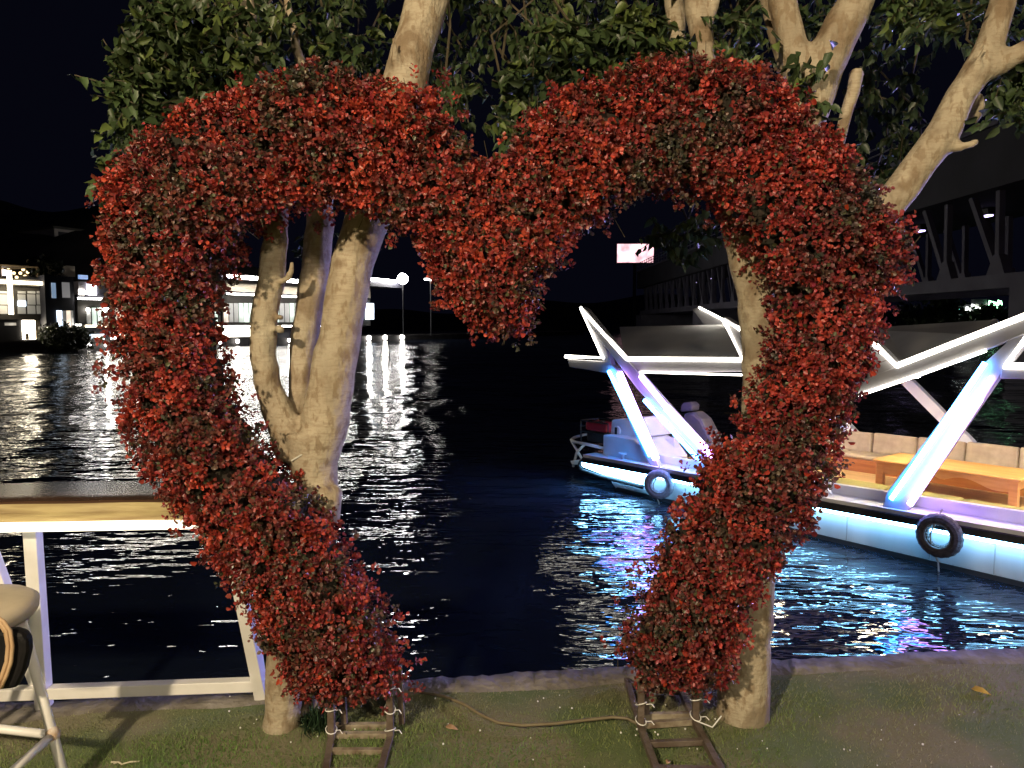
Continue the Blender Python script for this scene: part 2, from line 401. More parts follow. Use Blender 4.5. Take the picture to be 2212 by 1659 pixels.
M_farlit = mat("far_cream_wall", (.62, .54, .42), .8, col2=(.5, .42, .32), scale=.4)

# --- corner restaurant with the crossed light bars
o, b0 = froot("waterside_restaurant", 40, 752, .6, "two-storey waterside restaurant with crossed light bars and pendant lamps on its roof terrace", "restaurant")
FB().rect(-150, 614, 94, 690, .6, 9).build("upper_floor", M_fargrey, o, b0)
FB().rect(-150, 690, 100, 752, .9, 9).build("ground_floor", M_fardark, o, b0)
FB().rect(-150, 599, 101, 614, .3, 9.5).build("roof_terrace", M_fargrey, o, b0)
FB().rect(-120, 604, 100, 611, -.1, .35).build("light_bar", G_warm, o, b0)
FB().rect(20, 584, 27.5, 679, -.6, .3).build("light_bar", G_warm, o, b0)
for x0, x1 in ((-30, 0), (0, 18), (39, 57), (60, 78), (80, 96)):
    for y0, y1 in ((629, 634), (636, 658), (660, 678)):
        FB().rect(x0, y0, x1 - 1.5, y1, .52, .07).build("pane", G_dimwin, o, b0)
FB().rect(39, 650, 56, 661, .44, .06).build("pane", G_cool, o, b0)
FB().rect(49, 692, 76, 733, .8, .09).build("doorway", G_door, o, b0)
FB().rect(55, 720, 63, 733, .7, .08).build("door_leaf", M_farlit, o, b0)
FB().rect(77, 692, 93, 733, .75, .12).build("doorway_reveal", M_farlit, o, b0)
FB().rect(11, 697, 35, 703, .75, .1).build("light_panel", glow("dim_panel", (1, .9, .75), .8, .8, 1), o, b0)
FB().rect(-150, 568, 84, 571, .4, 8).build("pergola_roof", M_farbrown, o, b0)
for x in (-60, 3, 82): FB().rect(x - 1, 571, x + 1, 599, .6, .3).build("pergola_post", M_farbrown, o, b0)
FB().rect(-150, 571, 84, 599, 8.4, .2).build("terrace_back_wall", M_farbrown, o, b0)
for x, y in ((18, 578), (36, 577), (50, 582), (66, 584), (44, 590), (60, 588), (36, 599), (54, 597), (68, 597), (78, 594), (30, 590), (82, 600), (6, 584), (72, 586)):
    l = fl(x, y, 4.); MB().ball((l[0] - b0[0], 4 - b0[1], l[2] - b0[2]), .17, 8, 5).build("pendant_lamp", G_pend, o)
FB().rect(-40, 581, 14, 594, 3.5, .3).build("screen", glow("terrace_screen", (.95, .93, 1), 3, .4, .8), o, b0)
# --- dark tower block
o, b0 = froot("dark_tower_house", 120, 752, 0, "black clad tower house with a blue and a grey slit window between the restaurants", "house")
FB().rect(99, 596, 162, 752, -.4, 9).build("wall", M_fardark, o, b0)
FB().rect(106, 573, 162, 596, 1, 5).build("penthouse_wall", M_farlit, o, b0)
FB().rect(112, 611, 121, 644, -.5, .08).build("window", G_bluewin, o, b0)
FB().rect(135, 610, 151, 643, -.5, .08).build("window", G_greywin, o, b0)
for x0, x1, g in ((124, 134, G_cool), (136, 144, G_dimwin), (145, 153, G_winwarm), (154, 159, G_dimwin)):
    FB().rect(x0, 671, x1, 707, -.5, .08).build("window", g, o, b0)
FB().rect(103, 707, 119, 714, -.6, .15).build("wall_lamp", G_warm, o, b0)
# --- white terrace house
o, b0 = froot("white_terrace_house", 240, 752, 0, "white house with strip lit terrace roofs and a glazed ground floor behind the arch", "restaurant")
FB().rect(170, 610, 246, 642, 2, 7).build("upper_wall", G_lavwall, o, b0)
FB().rect(246, 610, 470, 642, 1.6, 7).build("upper_wall", M_farlit, o, b0)
FB().rect(168, 642, 476, 652, -.5, 9.5).build("terrace_roof", M_fardark, o, b0)
FB().rect(170, 644.5, 300, 648, -.7, .2).build("light_strip", G_white, o, b0)
FB().rect(304, 644.5, 476, 648, -.7, .2).build("light_strip", G_white, o, b0)
FB().rect(191, 612, 208, 640, 1.85, .1).build("window", glow("lavender_window", (.9, .88, 1), 7, .3, .6), o, b0)
FB().rect(171, 626, 183, 639, 1.85, .1).build("window", G_deck, o, b0)
FB().rect(264, 601, 279, 613, 1.4, .6).build("roof_light", G_white, o, b0)
FB().rect(168, 652, 476, 706, 1.5, 8).build("ground_wall", M_fargrey, o, b0)
for x0, x1, g in ((188, 199, G_dimwin), (199, 210, G_win), (211, 223, G_win), (224, 236, G_win), (250, 300, G_winwarm), (305, 360, G_win), (365, 430, G_winwarm), (436, 470, G_win)):
    FB().rect(x0, 665, x1, 704, 1.38, .1).build("window", g, o, b0)
for x in (198.5, 210.5, 223.5): FB().rect(x - .7, 662, x + .7, 706, 1.25, .1).build("mullion", M_muntin, o, b0)
for x in (190, 224, 233): 
    l = fl(x, 669, 1.1); MB().ball((l[0] - b0[0], 1.1 - b0[1], l[2] - b0[2]), .2, 8, 5).build("ceiling_lamp", G_white, o)
FB().rect(164, 702, 476, 707, -.9, 9).build("deck", M_fargrey, o, b0)
FB().rect(164, 700.5, 176, 703.5, -1.0, .1).build("light_strip", G_white, o, b0)
FB().rect(186, 702, 476, 706, -1.1, .15).build("light_strip", G_warm, o, b0)
FB().rect(168, 707, 476, 752, 1, 8).build("basement_wall", M_fardark, o, b0)
FB().rect(195, 722, 205, 748, .9, .08).build("window", G_cool, o, b0)
FB().rect(208, 722, 226, 748, .9, .08).build("window", glow("cool_bright_window", (.85, .92, 1), 8, .5, .5), o, b0)
FB().rect(240, 716, 420, 742, .9, .08).build("window", G_deck, o, b0)
FB().rect(172, 594, 190, 603, 4, .3).build("skylight", glow("blue_skylight", (.35, .55, 1), .8, .8, .4), o, b0)
# --- long pavilion
o, b0 = froot("long_pavilion", 640, 745, 0, "long low pavilion with bright continuous roof light strips behind the left tree", "pavilion")
FB().rect(484, 611, 800, 636, 1.5, 8).build("upper_wall", M_farlit, o, b0)
FB().rect(480, 603, 742, 610, .2, 8).build("roof", M_fardark, o, b0)
FB().rect(486, 602, 742, 608.5, -.1, .3).build("roof_light", glow("roof_flood", (1, .95, .88), 90), o, b0)
FB().rect(795, 602.5, 862, 607.5, -.1, .3).build("roof_light", glow("roof_flood_end", (1, .95, .9), 70), o, b0)
FB().rect(742, 606, 872, 618, .2, 5).build("side_roof", M_fardark, o, b0)
FB().rect(484, 636, 800, 641, -.4, 9).build("terrace_roof", M_fardark, o, b0)
FB().rect(492, 637.5, 700, 640.5, -.6, .2).build("light_strip", G_white, o, b0)
FB().rect(480, 641, 800, 704, 2, 8).build("ground_wall", M_fargrey, o, b0)
xw = 484
while xw < 690:
    FB().rect(xw, 655, xw + 9, 696, 1.9, .08).build("window", random.choice([G_win, G_dimwin, G_winwarm, G_dimwin]), o, b0); xw += 11
FB().rect(790, 655, 808, 690, 1.7, .1).build("window", G_cool, o, b0)
FB().rect(480, 703, 790, 707, -.8, 3).build("deck", M_fargrey, o, b0)
FB().rect(486, 703, 742, 706, -1, .2).build("light_strip", G_white, o, b0)
FB().rect(484, 710, 575, 733, .2, .3).build("glowing_terrace_wall", G_deck, o, b0)  # wall emits by itself, standing in for lamplight falling on it
FB().rect(575, 710, 735, 733, .2, .3).build("basement_wall", M_fardark, o, b0)
# lamp on a mast
l = fl(870, 602, -1.5); o = empty("harbour_lamp", FA + fu * l[0] + fn * -1.5, FRZ, "single dazzling round lamp on a mast at the end of the far quay", "lamp")
MB().tube([(0, 0, .8), (0, 0, l[2])], .12, 6).build("mast", M_dark, o)
MB().ball((0, 0, l[2]), .95, 14, 8).build("bulb", glow("harbour_bulb", (1, .97, .95), 60), o)
l = fl(930, 604, -1.5); o = empty("beacon_lamp", FA + fu * l[0] + fn * -1.5, FRZ, "small flat far lamp just right of the dazzling harbour lamp", "lamp")
MB().tube([(0, 0, .8), (0, 0, l[2])], .12, 6).build("mast", M_dark, o); MB().box((-1.6, -.3, l[2] - .14), (1.6, .3, l[2] + .14)).build("bulb", G_white, o)
# waterline lights
for i, (x, y, lab) in enumerate(((191, 746, "round quay light below the white terrace house, leftmost on the wall"), (211, 730, "round deck light above the quay wall near the left of the arch"),
        (231, 744, "second quay light from the left at the waterline"), (254, 728, "upper quay light just left of the arch foliage"), (476, 739, "quay light seen at the inner left edge of the arch"),
        (513, 737, "quay light left of the left tree's bent limb"), (625, 735, "quay light between the limbs of the left tree"), (797, 730, "first of three starry quay lights right of the tree"),
        (832, 729, "middle of three starry quay lights right of the tree"), (869, 728, "last of three starry quay lights, below the harbour lamp"))):
    l = fl(x, y, -.35); q = empty("quay_light", FA + fu * l[0] + fn * -.35 + Vector((0, 0, l[2])), FRZ, lab, "quay light", "round lights along the far quay wall")
    MB().box((-.12, .02, -.1), (.12, .34, .1)).build("bracket", M_dark, q); MB().ball((0, 0, 0), .26 if x < 700 else .42, 10, 6).build("bulb", G_white, q)
# shrubs on the quay
def leaf_blob(name, c, r, count, size, m, parent, colr, squash=1.0):
    p = rng.normal(0, 1, (count, 3)); p /= np.linalg.norm(p, axis=1)[:, None]; p *= (rng.uniform(.35, 1, count) ** .6)[:, None] * r * (1 + .25 * np.sin(p[:, :1] * 5 + 1) * np.cos(p[:, 1:2] * 6)); p[:, 2] *= squash
    q1 = rng.normal(0, size, (count, 3)); q2 = rng.normal(0, size, (count, 3))
    V = np.stack([p - q1, p + q2, p + q1, p - q2], 1).reshape(-1, 3) + np.array(c); F = np.arange(4 * count).reshape(-1, 4)
    cols = np.array(colr) * rng.uniform(.6, 1.4, (count, 1)); return npmesh(name, V, F, m, parent, np.repeat(cols, 4, 0))
for x, y, r_, lab in ((128, 728, 1.8, "dark rounded shrub on the quay before the tower house"), (165, 733, 1.5, "dark shrub on the quay left of the white terrace house"), (96, 583, 1.6, "dark bush on the roof terrace beside the pendant lamps")):
    l = fl(x, y, -.9 if y > 600 else 1.5); o = empty("shrub", FA + fu * l[0] + fn * l[1] + Vector((0, 0, l[2] - r_)), FRZ, lab, "shrub", "shrubs around the far restaurants")
    leaf_blob("foliage", (0, 0, r_), r_, 1100, .12, M_green_leaf, o, (.02, .025, .012), .9)
    MB().tube([(0, 0, -.1), (0.1, 0, r_ * .8)], .12, 6).build("stem", M_wire, o)
# flat house on the hill
l = fl(176, 517, 60); o = empty("hilltop_house", FA + fu * l[0] + fn * 60 + Vector((0, 0, l[2] - 4)), FRZ, "flat pale house standing on the dark hill with three openings", "house")
w_ = abs(fl(232, 517, 60)[0] - fl(120, 517, 60)[0]) / 2
MB().box((-w_, 0, 0), (w_, 12, 5.5)).build("wall", mat("hill_house_wall", (.55, .5, .46), .8, col2=(.45, .4, .36), scale=.3), o)
for k in (-.55, .0, .55): MB().box((w_ * k - 1.6, -.06, 3.2), (w_ * k + 1.6, .1, 5)).build("window", M_fardark, o)
MB().box((-w_ - .4, -.4, 5.5), (w_ + .4, 12.4, 5.9)).build("roof", M_fargrey, o)

# ================================================================== truss bridge on the right
BX0, BX1, BY0, BY1 = 34.5, 43.5, 26., 200.
M_bridge = mat("bridge_paint", (.15, .14, .175), .7, col2=(.11, .10, .13), scale=.4, bump=.2, bscale=3)
M_bdark = mat("bridge_girder", (.05, .048, .058), .8, col2=(.035, .033, .04), scale=.3)
br = empty("truss_bridge", (BX0, BY0, WATER), 0, "long dark steel bridge with V shaped struts crossing the river behind the boat", "bridge")
O = (BX0, BY0, WATER)
ZB, ZG, ZT = 4.6, 11.0, 15.2
for X in (BX0, BX1):
    MB().box((X - .35, BY0, ZB - .5), (X + .35, BY1, ZB + .5)).build("bottom_chord", M_bridge, br, O)
MB().box((BX0 - 1.2, BY0, ZG), (BX1 + 1.2, BY1, ZT)).build("deck_girder", M_bdark, br, O)
MB().box((BX0 - 1.5, BY0, ZT), (BX1 + 1.5, BY1, ZT + .35)).build("deck_edge", M_bridge, br, O)
smesh = MB().bar((0, 0, .5), (0, .3, ZG - ZB), .42, .42).build("strut", M_bridge, br)
smesh2 = MB().bar((0, 0, .5), (0, 3.5, ZG - ZB), .42, .42).build("strut", M_bridge, br)
pl_ = MB().prism([(-1.1, .3), (1.1, .3), (.3, 1.9), (-.3, 1.9)], -.3, .3, 0).build("gusset_plate", M_bridge, br)
first = [smesh, smesh2, pl_]
k = 0
for X in (BX0, BX1):
    y = BY0 + 2
    while y < BY1 - 5:
        for me in first:
            o = me if k == 0 else me.copy()
            if k: COL.objects.link(o); o.parent = br
            o.location = (X - O[0], y - O[1], ZB - O[2])
        k += 1; y += 6.3
p0 = MB().bar((0, 0, 0), (0, 0, 1.9), .12, .12).build("railing_post", M_bridge, br)
for i in range(58):
    o = p0 if i == 0 else p0.copy()
    if i: COL.objects.link(o); o.parent = br
    o.location = (-1.4, i * 3., ZT + .35 - O[2])
for zz in (.7, 1.3, 1.9): MB().box((BX0 - 1.46, BY0, ZT + .35 + zz - .06), (BX0 - 1.36, BY1, ZT + .35 + zz + .06)).build("railing_bar", M_bridge, br, O)
for y, hw in ((46, 3.0), (130, 4.5), (192, 4)):
    MB().box((BX0 - 2, y - hw, WATER - 1), (BX1 + 2, y + hw, ZB - .6)).build("pier", M_bridge, br, O)
G_under = glow("bridge_lamp_glass", (.60, .50, 1), 5)
for y in (44, 62, 72, 96, 112, 126, 146, 160):
    b_ = MB().box((BX0 + 4.2, y - .5, ZG - .5), (BX0 + 4.8, y + .5, ZG)).build("lamp_housing", M_dark, br, O)
    MB().box((BX0 + 4.28, y - .4, ZG - .62), (BX0 + 4.72, y + .4, ZG - .5)).build("lamp_glass", G_under, b_, None).location = (-O[0], -O[1], -O[2])
# billboard screen beyond the bridge
c0, c1 = at(1333, 567, 262), at(1412, 527, 262)
o = empty("billboard", ((c0.x + c1.x) / 2, 262, 0), 0, "glaring white and pink billboard screen above the far end of the bridge", "billboard")
oo = ((c0.x + c1.x) / 2, 262, 0)
MB().box((c0.x - .4, 262.1, c0.z - .4), (c1.x + .4, 263.4, c1.z + .4)).build("frame", M_dark, o, oo)
g = glow("billboard_screen", (1, .56, .62), 2.6, .6, .3); MB().box((c0.x, 261.9, c0.z), (c1.x, 262.08, c1.z)).build("screen", g, o, oo)
MB().bar(((c0.x + c1.x) / 2, 263, -2), ((c0.x + c1.x) / 2, 263, c0.z), 1, 1).build("mast", M_dark, o, oo)
# lit sign group and bushes under the bridge at the right
Ys = 120
def sgn(name, parts, label, colr, st):
    xs = [p[0] for p in parts]; ys = [p[1] for p in parts]
    c = at(sum(xs) / len(xs), max(ys), Ys); o = empty(name, c, 0, label, "sign")
    for x, y, w, h in parts:
        P = at(x, y, Ys); s_ = Ys / FPX
        MB().tube([(P.x - w * s_ / 2, Ys, P.z - h * s_ / 2), (P.x - w * s_ * .4, Ys, P.z + h * s_ / 2), (P.x + w * s_ * .2, Ys, P.z + h * s_ * .3), (P.x + w * s_ / 2, Ys, P.z - h * s_ / 2)], .16, 6).build("lit_stroke", glow(name + "_tube", colr, st), o, c)
    b = MB().box((at(min(xs) - 8, 0, Ys).x, Ys + .3, at(0, max(ys) + 8, Ys).z), (at(max(xs) + 8, 0, Ys).x, Ys + .5, at(0, min(ys) - 8, Ys).z))
    b.build("backing", M_dark, o, c)
    MB().bar((c.x, Ys + .6, WATER), (c.x, Ys + .6, c.z), .3, .3).build("post", M_dark, o, c)
sgn("white_sign", [(2092, 668, 9, 8), (2104, 665, 8, 14), (2114, 668, 9, 9), (2124, 668, 9, 9)], "small overexposed white lit sign under the bridge, beside the green one", (.95, 1, .92), 12)
sgn("green_sign", [(2141, 655, 8, 10), (2150, 657, 8, 8), (2160, 654, 7, 10), (2150, 667, 14, 5)], "small green neon sign standing right of the white one under the bridge", (.35, 1, .5), 8)
sgn("turquoise_sign", [(2073, 672, 9, 8)], "tiny turquoise arrow light left of the white sign under the bridge", (.2, 1, .75), 5)
for x, y, r_, lab in ((2045, 676, 3.2, "round bush left of the lit signs under the bridge"), (2135, 684, 2.6, "low bush below the green sign under the bridge"), (2000, 668, 4.5, "dim tree clump far under the bridge beside the arch")):
    P = at(x, y, Ys - 1.5); o = empty("bush", (P.x, P.y, P.z - r_), 0, lab, "bush", "bushes under the bridge")
    leaf_blob("foliage", (0, 0, r_), r_, 600, .25, M_green_leaf, o, (.05, .07, .03), .8); MB().tube([(0, 0, -2), (0, 0, r_)], .15, 6).build("stem", M_wire, o)
MB().box((-30, 0, -.6), (70, 40, 2.2)).build("bank_terrace", M_quay, kind="structure").location = (62, Ys + 1, WATER)

# ================================================================== tour boat
BA = on(1330, 1060, WATER); BB = on(2212, 1270, WATER); bu = (BB - BA).normalized(); bn = Vector((-bu.y, bu.x, 0)); BRZ = math.atan2(bu.y, bu.x)
def bl(x, y, off=0.):
    d = ray(x, y); o = BA + bn * off - CAM; t = o.dot(bn) / d.dot(bn); P = CAM + d * t
    return Vector(((P - BA).dot(bu), off, P.z - WATER))
def bp(pix, off): return [(bl(x, y, off).x, bl(x, y, off).z) for x, y in pix]
boat = empty("tour_boat", BA, BRZ, "white tour boat with star shaped roof outlined in LED strips moored behind the right tree", "boat")
def boatthing(name, base, label, cat, group=None, rz=0):
    b = Vector(base); o = empty(name, BA + bu * b.x + bn * b.y + Vector((0, 0, b.z)), BRZ + rz, label, cat, group); return o, b
G_roof = glow("roof_led", (1, .93, .78), 12); G_cyan = glow("cyan_led", (.04, .30, 1), 48); G_lav = glow("lavender_led", (.48, .25, 1), 30)
G_hull = glow("hull_led", (.24, .62, 1), 42); G_blue = glow("blue_fill", (.08, .16, 1), 40)
# hull
top = bp([(1262, 1003), (1411, 1026), (1780, 1098), (2212, 1176)], 0)
hp = top + [(9.2, top[-1][1] + .13), (10.2, top[-1][1] + .22), (9.6, -.35), (.15, -.35), (bl(1330, 1062).x, -.02), (bl(1316, 1040).x, bl(1316, 1040).z)]
MB().prism(hp, .03, 3.05).build("hull", M_hull, boat, bevel=.02)
MB().prism([(hp[0][0] + .3, -.3), (9.4, -.3), (9.5, .06), (.02, .06)], .01, 3.07).build("waterline_band", mat("waterline_dark", (.02, .022, .03), .6), boat)  # dark band around the hull at the waterline
gl = [bl(x, y, -.03) for x, y in ((1262, 993), (1411, 1020), (1780, 1090), (2212, 1167))]; gl.append(gl[-1] + Vector((4.1, 0, .18)))
def strip(name, pts, w, h, m, dz=0, dy=0):
    b = MB()
    for p, q in zip(pts[:-1], pts[1:]): b.bar(Vector(p) + Vector((0, dy, dz)), Vector(q) + Vector((0, dy, dz)), w, h)
    return b.build(name, m, boat)
strip("gunwale_fender", gl, .12, .085, M_rubber)
strip("deck_lip", gl, .34, .05, M_boat, .075, .14)
strip("hull_led_strip", gl[0:], .026, .046, G_hull, -.058, -.045)
MB().bar((-.6, 3.12, .36), (9.2, 3.12, .52), .03, .04).build('unseen_fill_strip', G_blue, boat)  # unseen blue strip, added to brighten the water behind the boat
for px_ in (1480, 1830, 2010, 2150):
    t_, b_ = bl(px_, 1090 + (px_ - 1780) * .18 + 18, .02), bl(px_, 1090 + (px_ - 1780) * .19 + 90, .02)
    t_.z = max(t_.z, .3); MB().box((t_.x - .006, .018, .03), (t_.x + .006, .034, t_.z)).build("hull_seam", M_grey, boat)
for s_ in np.arange(1.2, 8.8, .62): MB().tube([(s_, .29, .55), (s_, .302, .55)], .014, 8).build("wall_bolt", M_dark, boat)
# stern bumper: U of rubber with a light inside
lo1 = [bl(x, y, -.04) for x, y in ((1262, 993), (1254, 998), (1251, 1006), (1256, 1015), (1300, 1030), (1389, 1052))]
MB().tube(lo1, .035, 8).build("stern_bumper", M_rubber, boat, smooth=True)
lo2 = [bl(x, y, -.055) for x, y in ((1260, 1004), (1300, 1019), (1340, 1029), (1386, 1042))]
MB().tube(lo2, .034, 8).build("bumper_led", G_hull, boat, smooth=True)
# deck floor, side walls
MB().prism([(.4, .44), (9.3, .5), (9.3, .54), (.4, .48)], .1, 3.0).build("deck_floor", M_floor, boat)
co = bp([(1419, 985), (1505, 1000), (1780, 1046), (2212, 1111)], .30); co2 = [(9.2, co[-1][1] + .06)]
bot = [(9.2, .5), (co[-1][0], .50), (co[2][0], .46), (co[0][0], .42)]
MB().prism(co + co2 + bot, .30, .36).build("side_wall", M_boat, boat)
b = MB()
cw = [Vector((s, .33, z + .012)) for s, z in co + co2]
for p, q in zip(cw[:-1], cw[1:]): b.bar(p, q, .085, .03)
b.build("wall_cap", M_boat, boat)
MB().prism([(s, z) for s, z in (co[0], co[1], (9.2, .95), (9.2, .5), (co[0][0], .42))], 3.0, 3.05).build("side_wall", M_boat, boat)
# benches
MB().box((1.8, .38, .46), (8.6, .82, .62)).build("bench_base", M_deckwood, boat, bevel=.01)
MB().box((.9, 2.5, .49), (8.6, 2.95, .70)).build("bench_base", M_deckwood, boat, bevel=.01)
c0_ = MB().box((.01, 0, 0), (.86, .46, .085)).build("seat_cushion", M_olive, boat, bevel=.03)
pd = MB().box((.006, 0, 0), (.694, .13, .34)).build("back_pad", M_pad, boat, bevel=.035)
sc_ = MB().box((.01, 0, 0), (.86, .44, .075)).build("seat_cushion", M_pad, boat, bevel=.03)
for i in range(8):
    o = c0_ if i == 0 else c0_.copy()
    if i: COL.objects.link(o); o.parent = boat
    o.location = (1.75 + i * .87, .38, .63)
    o = sc_ if i == 0 else sc_.copy()
    if i: COL.objects.link(o); o.parent = boat
    o.location = (.95 + i * .87, 2.5, .705)
for i in range(11):
    o = pd if i == 0 else pd.copy()
    if i: COL.objects.link(o); o.parent = boat
    o.location = (.95 + i * .70, 2.86, .735 + .012 * i); o.rotation_euler = (R(-6), 0, 0)
# stern housing
sp = bp([(1303, 939), (1369, 950), (1394, 972), (1411, 995), (1408, 1016), (1302, 990)], .18)
MB().prism(sp, .18, 1.1).build("stern_locker", M_boat, boat, bevel=.015)
tp = bp([(1320, 907), (1393, 901), (1397, 945), (1318, 942)], .45)
MB().prism(tp, .45, 1.15).build("console_box", M_boat, boat, bevel=.03)
c = bl(1334, 930, .44); MB().tube([c, c + Vector((0, -.03, 0))], .085, 18).build("round_port", M_white, boat)
MB().box(c + Vector((-.03, -.045, -.07)), c + Vector((.02, -.031, .06))).build("port_latch", M_dark, boat)
MB().prism(bp([(1395, 950), (1455, 946), (1457, 972), (1398, 985)], .9), .9, 1.05).build("inner_panel", M_boat, boat)
MB().prism(bp([(1395, 924), (1462, 920), (1462, 946), (1395, 948)], 1.6), 1.6, 2.0).build("helm_console", M_grey, boat, bevel=.02)
c = bl(1442, 935, 1.58); MB().box(c + Vector((-.1, 0, -.05)), c + Vector((.1, .02, .05))).build("gauge", M_dark, boat)
c = bl(1345, 990, .12); MB().tube([c + Vector((0, 0, -.12)), c + Vector((0, 0, .07))], .03, 10).tube([c + Vector((0, 0, .07)), c + Vector((0, 0, .095))], .075, 12).build("mooring_bollard", M_boat, boat)
# stern rail
b = MB()
b.tube([bl(1303, 968, .25), bl(1265, 959, .25), bl(1243, 955, .4), bl(1234, 950, .75), bl(1240, 945, 1.1), bl(1262, 939, 1.5), bl(1300, 934, 1.7)], .03, 8)
b.tube([bl(1234, 952, .75), bl(1246, 972, .6), bl(1258, 993, .3)], .026, 8); b.tube([bl(1263, 960, .3), bl(1246, 977, .5), bl(1240, 1000, .6), bl(1238, 1008, .6)], .026, 8)
b.build("stern_rail", M_white, boat, smooth=True)
MB().prism(bp([(1240, 994), (1310, 988), (1310, 998), (1244, 1003)], .5), .4, 2.4).build("stern_platform", M_boat, boat)
# driver seat
o = MB(); sb = bl(1520, 985, 1.8)
o.prism(bp([(1478, 893), (1500, 889), (1518, 905), (1538, 945), (1548, 985), (1500, 990), (1478, 930)], 1.8), 1.75, 2.1).build("driver_seat_back", M_seat, boat, bevel=.06)
MB().prism(bp([(1472, 876), (1478, 869), (1492, 868), (1499, 875), (1497, 888), (1470, 889)], 1.85), 1.82, 2.04).build("headrest", M_seat, boat, bevel=.03)
MB().box((sb.x - .55, 1.72, .62), (sb.x + .1, 2.14, .78)).build("driver_seat_pad", M_seat, boat, bevel=.05); MB().tube([(sb.x - .2, 1.93, .45), (sb.x - .2, 1.93, .65)], .06, 8).build("seat_post", M_dark, boat)
# roof beams (white box sections, thickness along the boat's beam)
def beam(pix, off=0, th=.12, name="roof_beam", m=M_grey): return MB().prism(bp(pix, off), off, off + th).build(name, m, boat, bevel=.01)
beam([(1226, 776), (1312, 781), (1335, 800), (1332, 813), (1308, 805), (1229, 793)])
beam([(1252, 668), (1258, 662), (1306, 742), (1322, 790), (1412, 985), (1424, 1012), (1408, 1012), (1392, 985), (1302, 779)], .005, .11, m=M_leg)
beam([(1258, 662), (1270, 672), (1352, 775), (1398, 826), (1535, 980), (1545, 1002), (1520, 996), (1378, 842), (1262, 690)], -.008, .11, m=M_leg)
beam([(1347, 777), (1607, 779), (1870, 818), (1850, 855), (1607, 803), (1378, 803)])
beam([(1557, 690), (1565, 684), (1603, 708), (1660, 745), (1640, 790), (1600, 776)], -.004)
beam([(1846, 853), (1872, 817), (1937, 792), (2212, 683), (2330, 634), (2345, 668), (2148, 748), (1990, 806)], -.006)
beam([(1880, 735), (1890, 735), (1940, 785), (1930, 800), (1872, 818)], .008)
beam([(1915, 1065), (2120, 790), (2172, 742), (2262, 640), (2330, 634), (2215, 745), (2165, 805), (1962, 1100), (1938, 1118), (1900, 1112)], .004, .11, m=M_leg)
beam([(2162, 797), (2700, 806), (2700, 828), (2160, 818)])
beam([(1495, 668), (1512, 662), (1608, 714), (1602, 748), (1524, 706)], 3.28, .1)
beam([(2138, 692), (2146, 688), (2172, 704), (2158, 712)], 3.2, .1)
# far legs
for p, q in (((1955, 818), (2098, 962)), ((1790, 880), (1852, 946)), ((1690, 850), (1640, 930))):
    MB().bar(bl(*p, 3.1), bl(*q, 3.1), .16, .12, (0, 1, 0)).build("far_leg", M_boat, boat)
G_panel = glow("roof_lamp_panel", (1, .84, .58), 210)
for s_, o_ in ((4.2, 1.3), (6.2, 1.3), (1.9, 1.5), (7.8, 1.6)):
    lp = MB().box((s_ - .2, o_ - .14, 2.18), (s_ + .2, o_ + .14, 2.25)).build("roof_lamp", M_boat, boat)
    MB().box((s_ - .17, o_ - .11, 2.165), (s_ + .17, o_ + .11, 2.178)).build("lamp_glass", G_panel, lp)
fq = FLOOD - BA; fl_ = Vector((fq.dot(bu), fq.dot(bn), fq.z))
MB().tube([(fl_.x + .02, fl_.y, .5), (fl_.x + .02, fl_.y, fl_.z - .12)], .03, 8).build("flood_mast", M_boat, boat)
MB().box((fl_.x - .02, fl_.y - .14, fl_.z - .16), (fl_.x + .22, fl_.y + .14, fl_.z - .13)).box((fl_.x + .12, fl_.y - .14, fl_.z - .13), (fl_.x + .2, fl_.y + .14, fl_.z + .14)).build("flood_housing", M_dark, boat)
# roof sheets
def slab(name, cs, th, m):
    n_ = (cs[1] - cs[0]).cross(cs[3] - cs[0]).normalized() * th
    vs = list(cs) + [c - n_ for c in cs]
    MB().add(vs, [(0, 1, 2, 3), (7, 6, 5, 4), (0, 4, 5, 1), (1, 5, 6, 2), (2, 6, 7, 3), (3, 7, 4, 0)]).build(name, m, boat)
slab("roof_sheet", [bl(1352, 786, .13), bl(1604, 788, .13), bl(1604, 700, 3.25), bl(1338, 706, 3.25)], .05, M_roof)
slab("roof_sheet", [bl(1938, 800, .13), bl(2150, 718, .13), bl(2155, 690, 3.25), bl(1890, 707, 3.25)], .05, M_roof)
slab("roof_sheet", [bl(1612, 789, .13), bl(1868, 826, .13), bl(1868, 712, 3.25), bl(1612, 700, 3.25)], .05, M_roof)
slab("roof_sheet", [bl(2240, 800, .13), bl(2600, 806, .13), bl(2600, 720, 3.25), bl(2240, 700, 3.25)], .05, M_roof)
# LED lines
def led(pix, off, r, m, name="led_strip"): MB().tube([bl(x, y, off) for x, y in pix], r, 8).build(name, m, boat, smooth=True)
led([(1222, 770), (1303, 773), (1255, 666), (1354, 775), (1606, 777), (1563, 690), (1600, 711)], .0, .034, G_roof)
led([(1887, 741), (1937, 790), (2212, 683), (2300, 648)], .0, .034, G_roof)
led([(2240, 700), (2170, 790), (2700, 795)], .0, .034, G_roof)
led([(1510, 664), (1604, 712)], 3.26, .022, G_roof)
led([(1382, 804), (1607, 810)], -.02, .014, G_roof); led([(1850, 856), (1990, 808), (2130, 757)], -.02, .018, G_roof)
led([(1315, 801), (1404, 985)], -.045, .032, G_cyan); led([(1338, 806), (1418, 992)], -.045, .055, G_lav)
led([(1384, 812), (1440, 880)], -.045, .040, G_lav); led([(1440, 880), (1538, 985)], -.05, .055, G_lav); led([(1392, 864), (1508, 992)], -.045, .032, G_cyan)
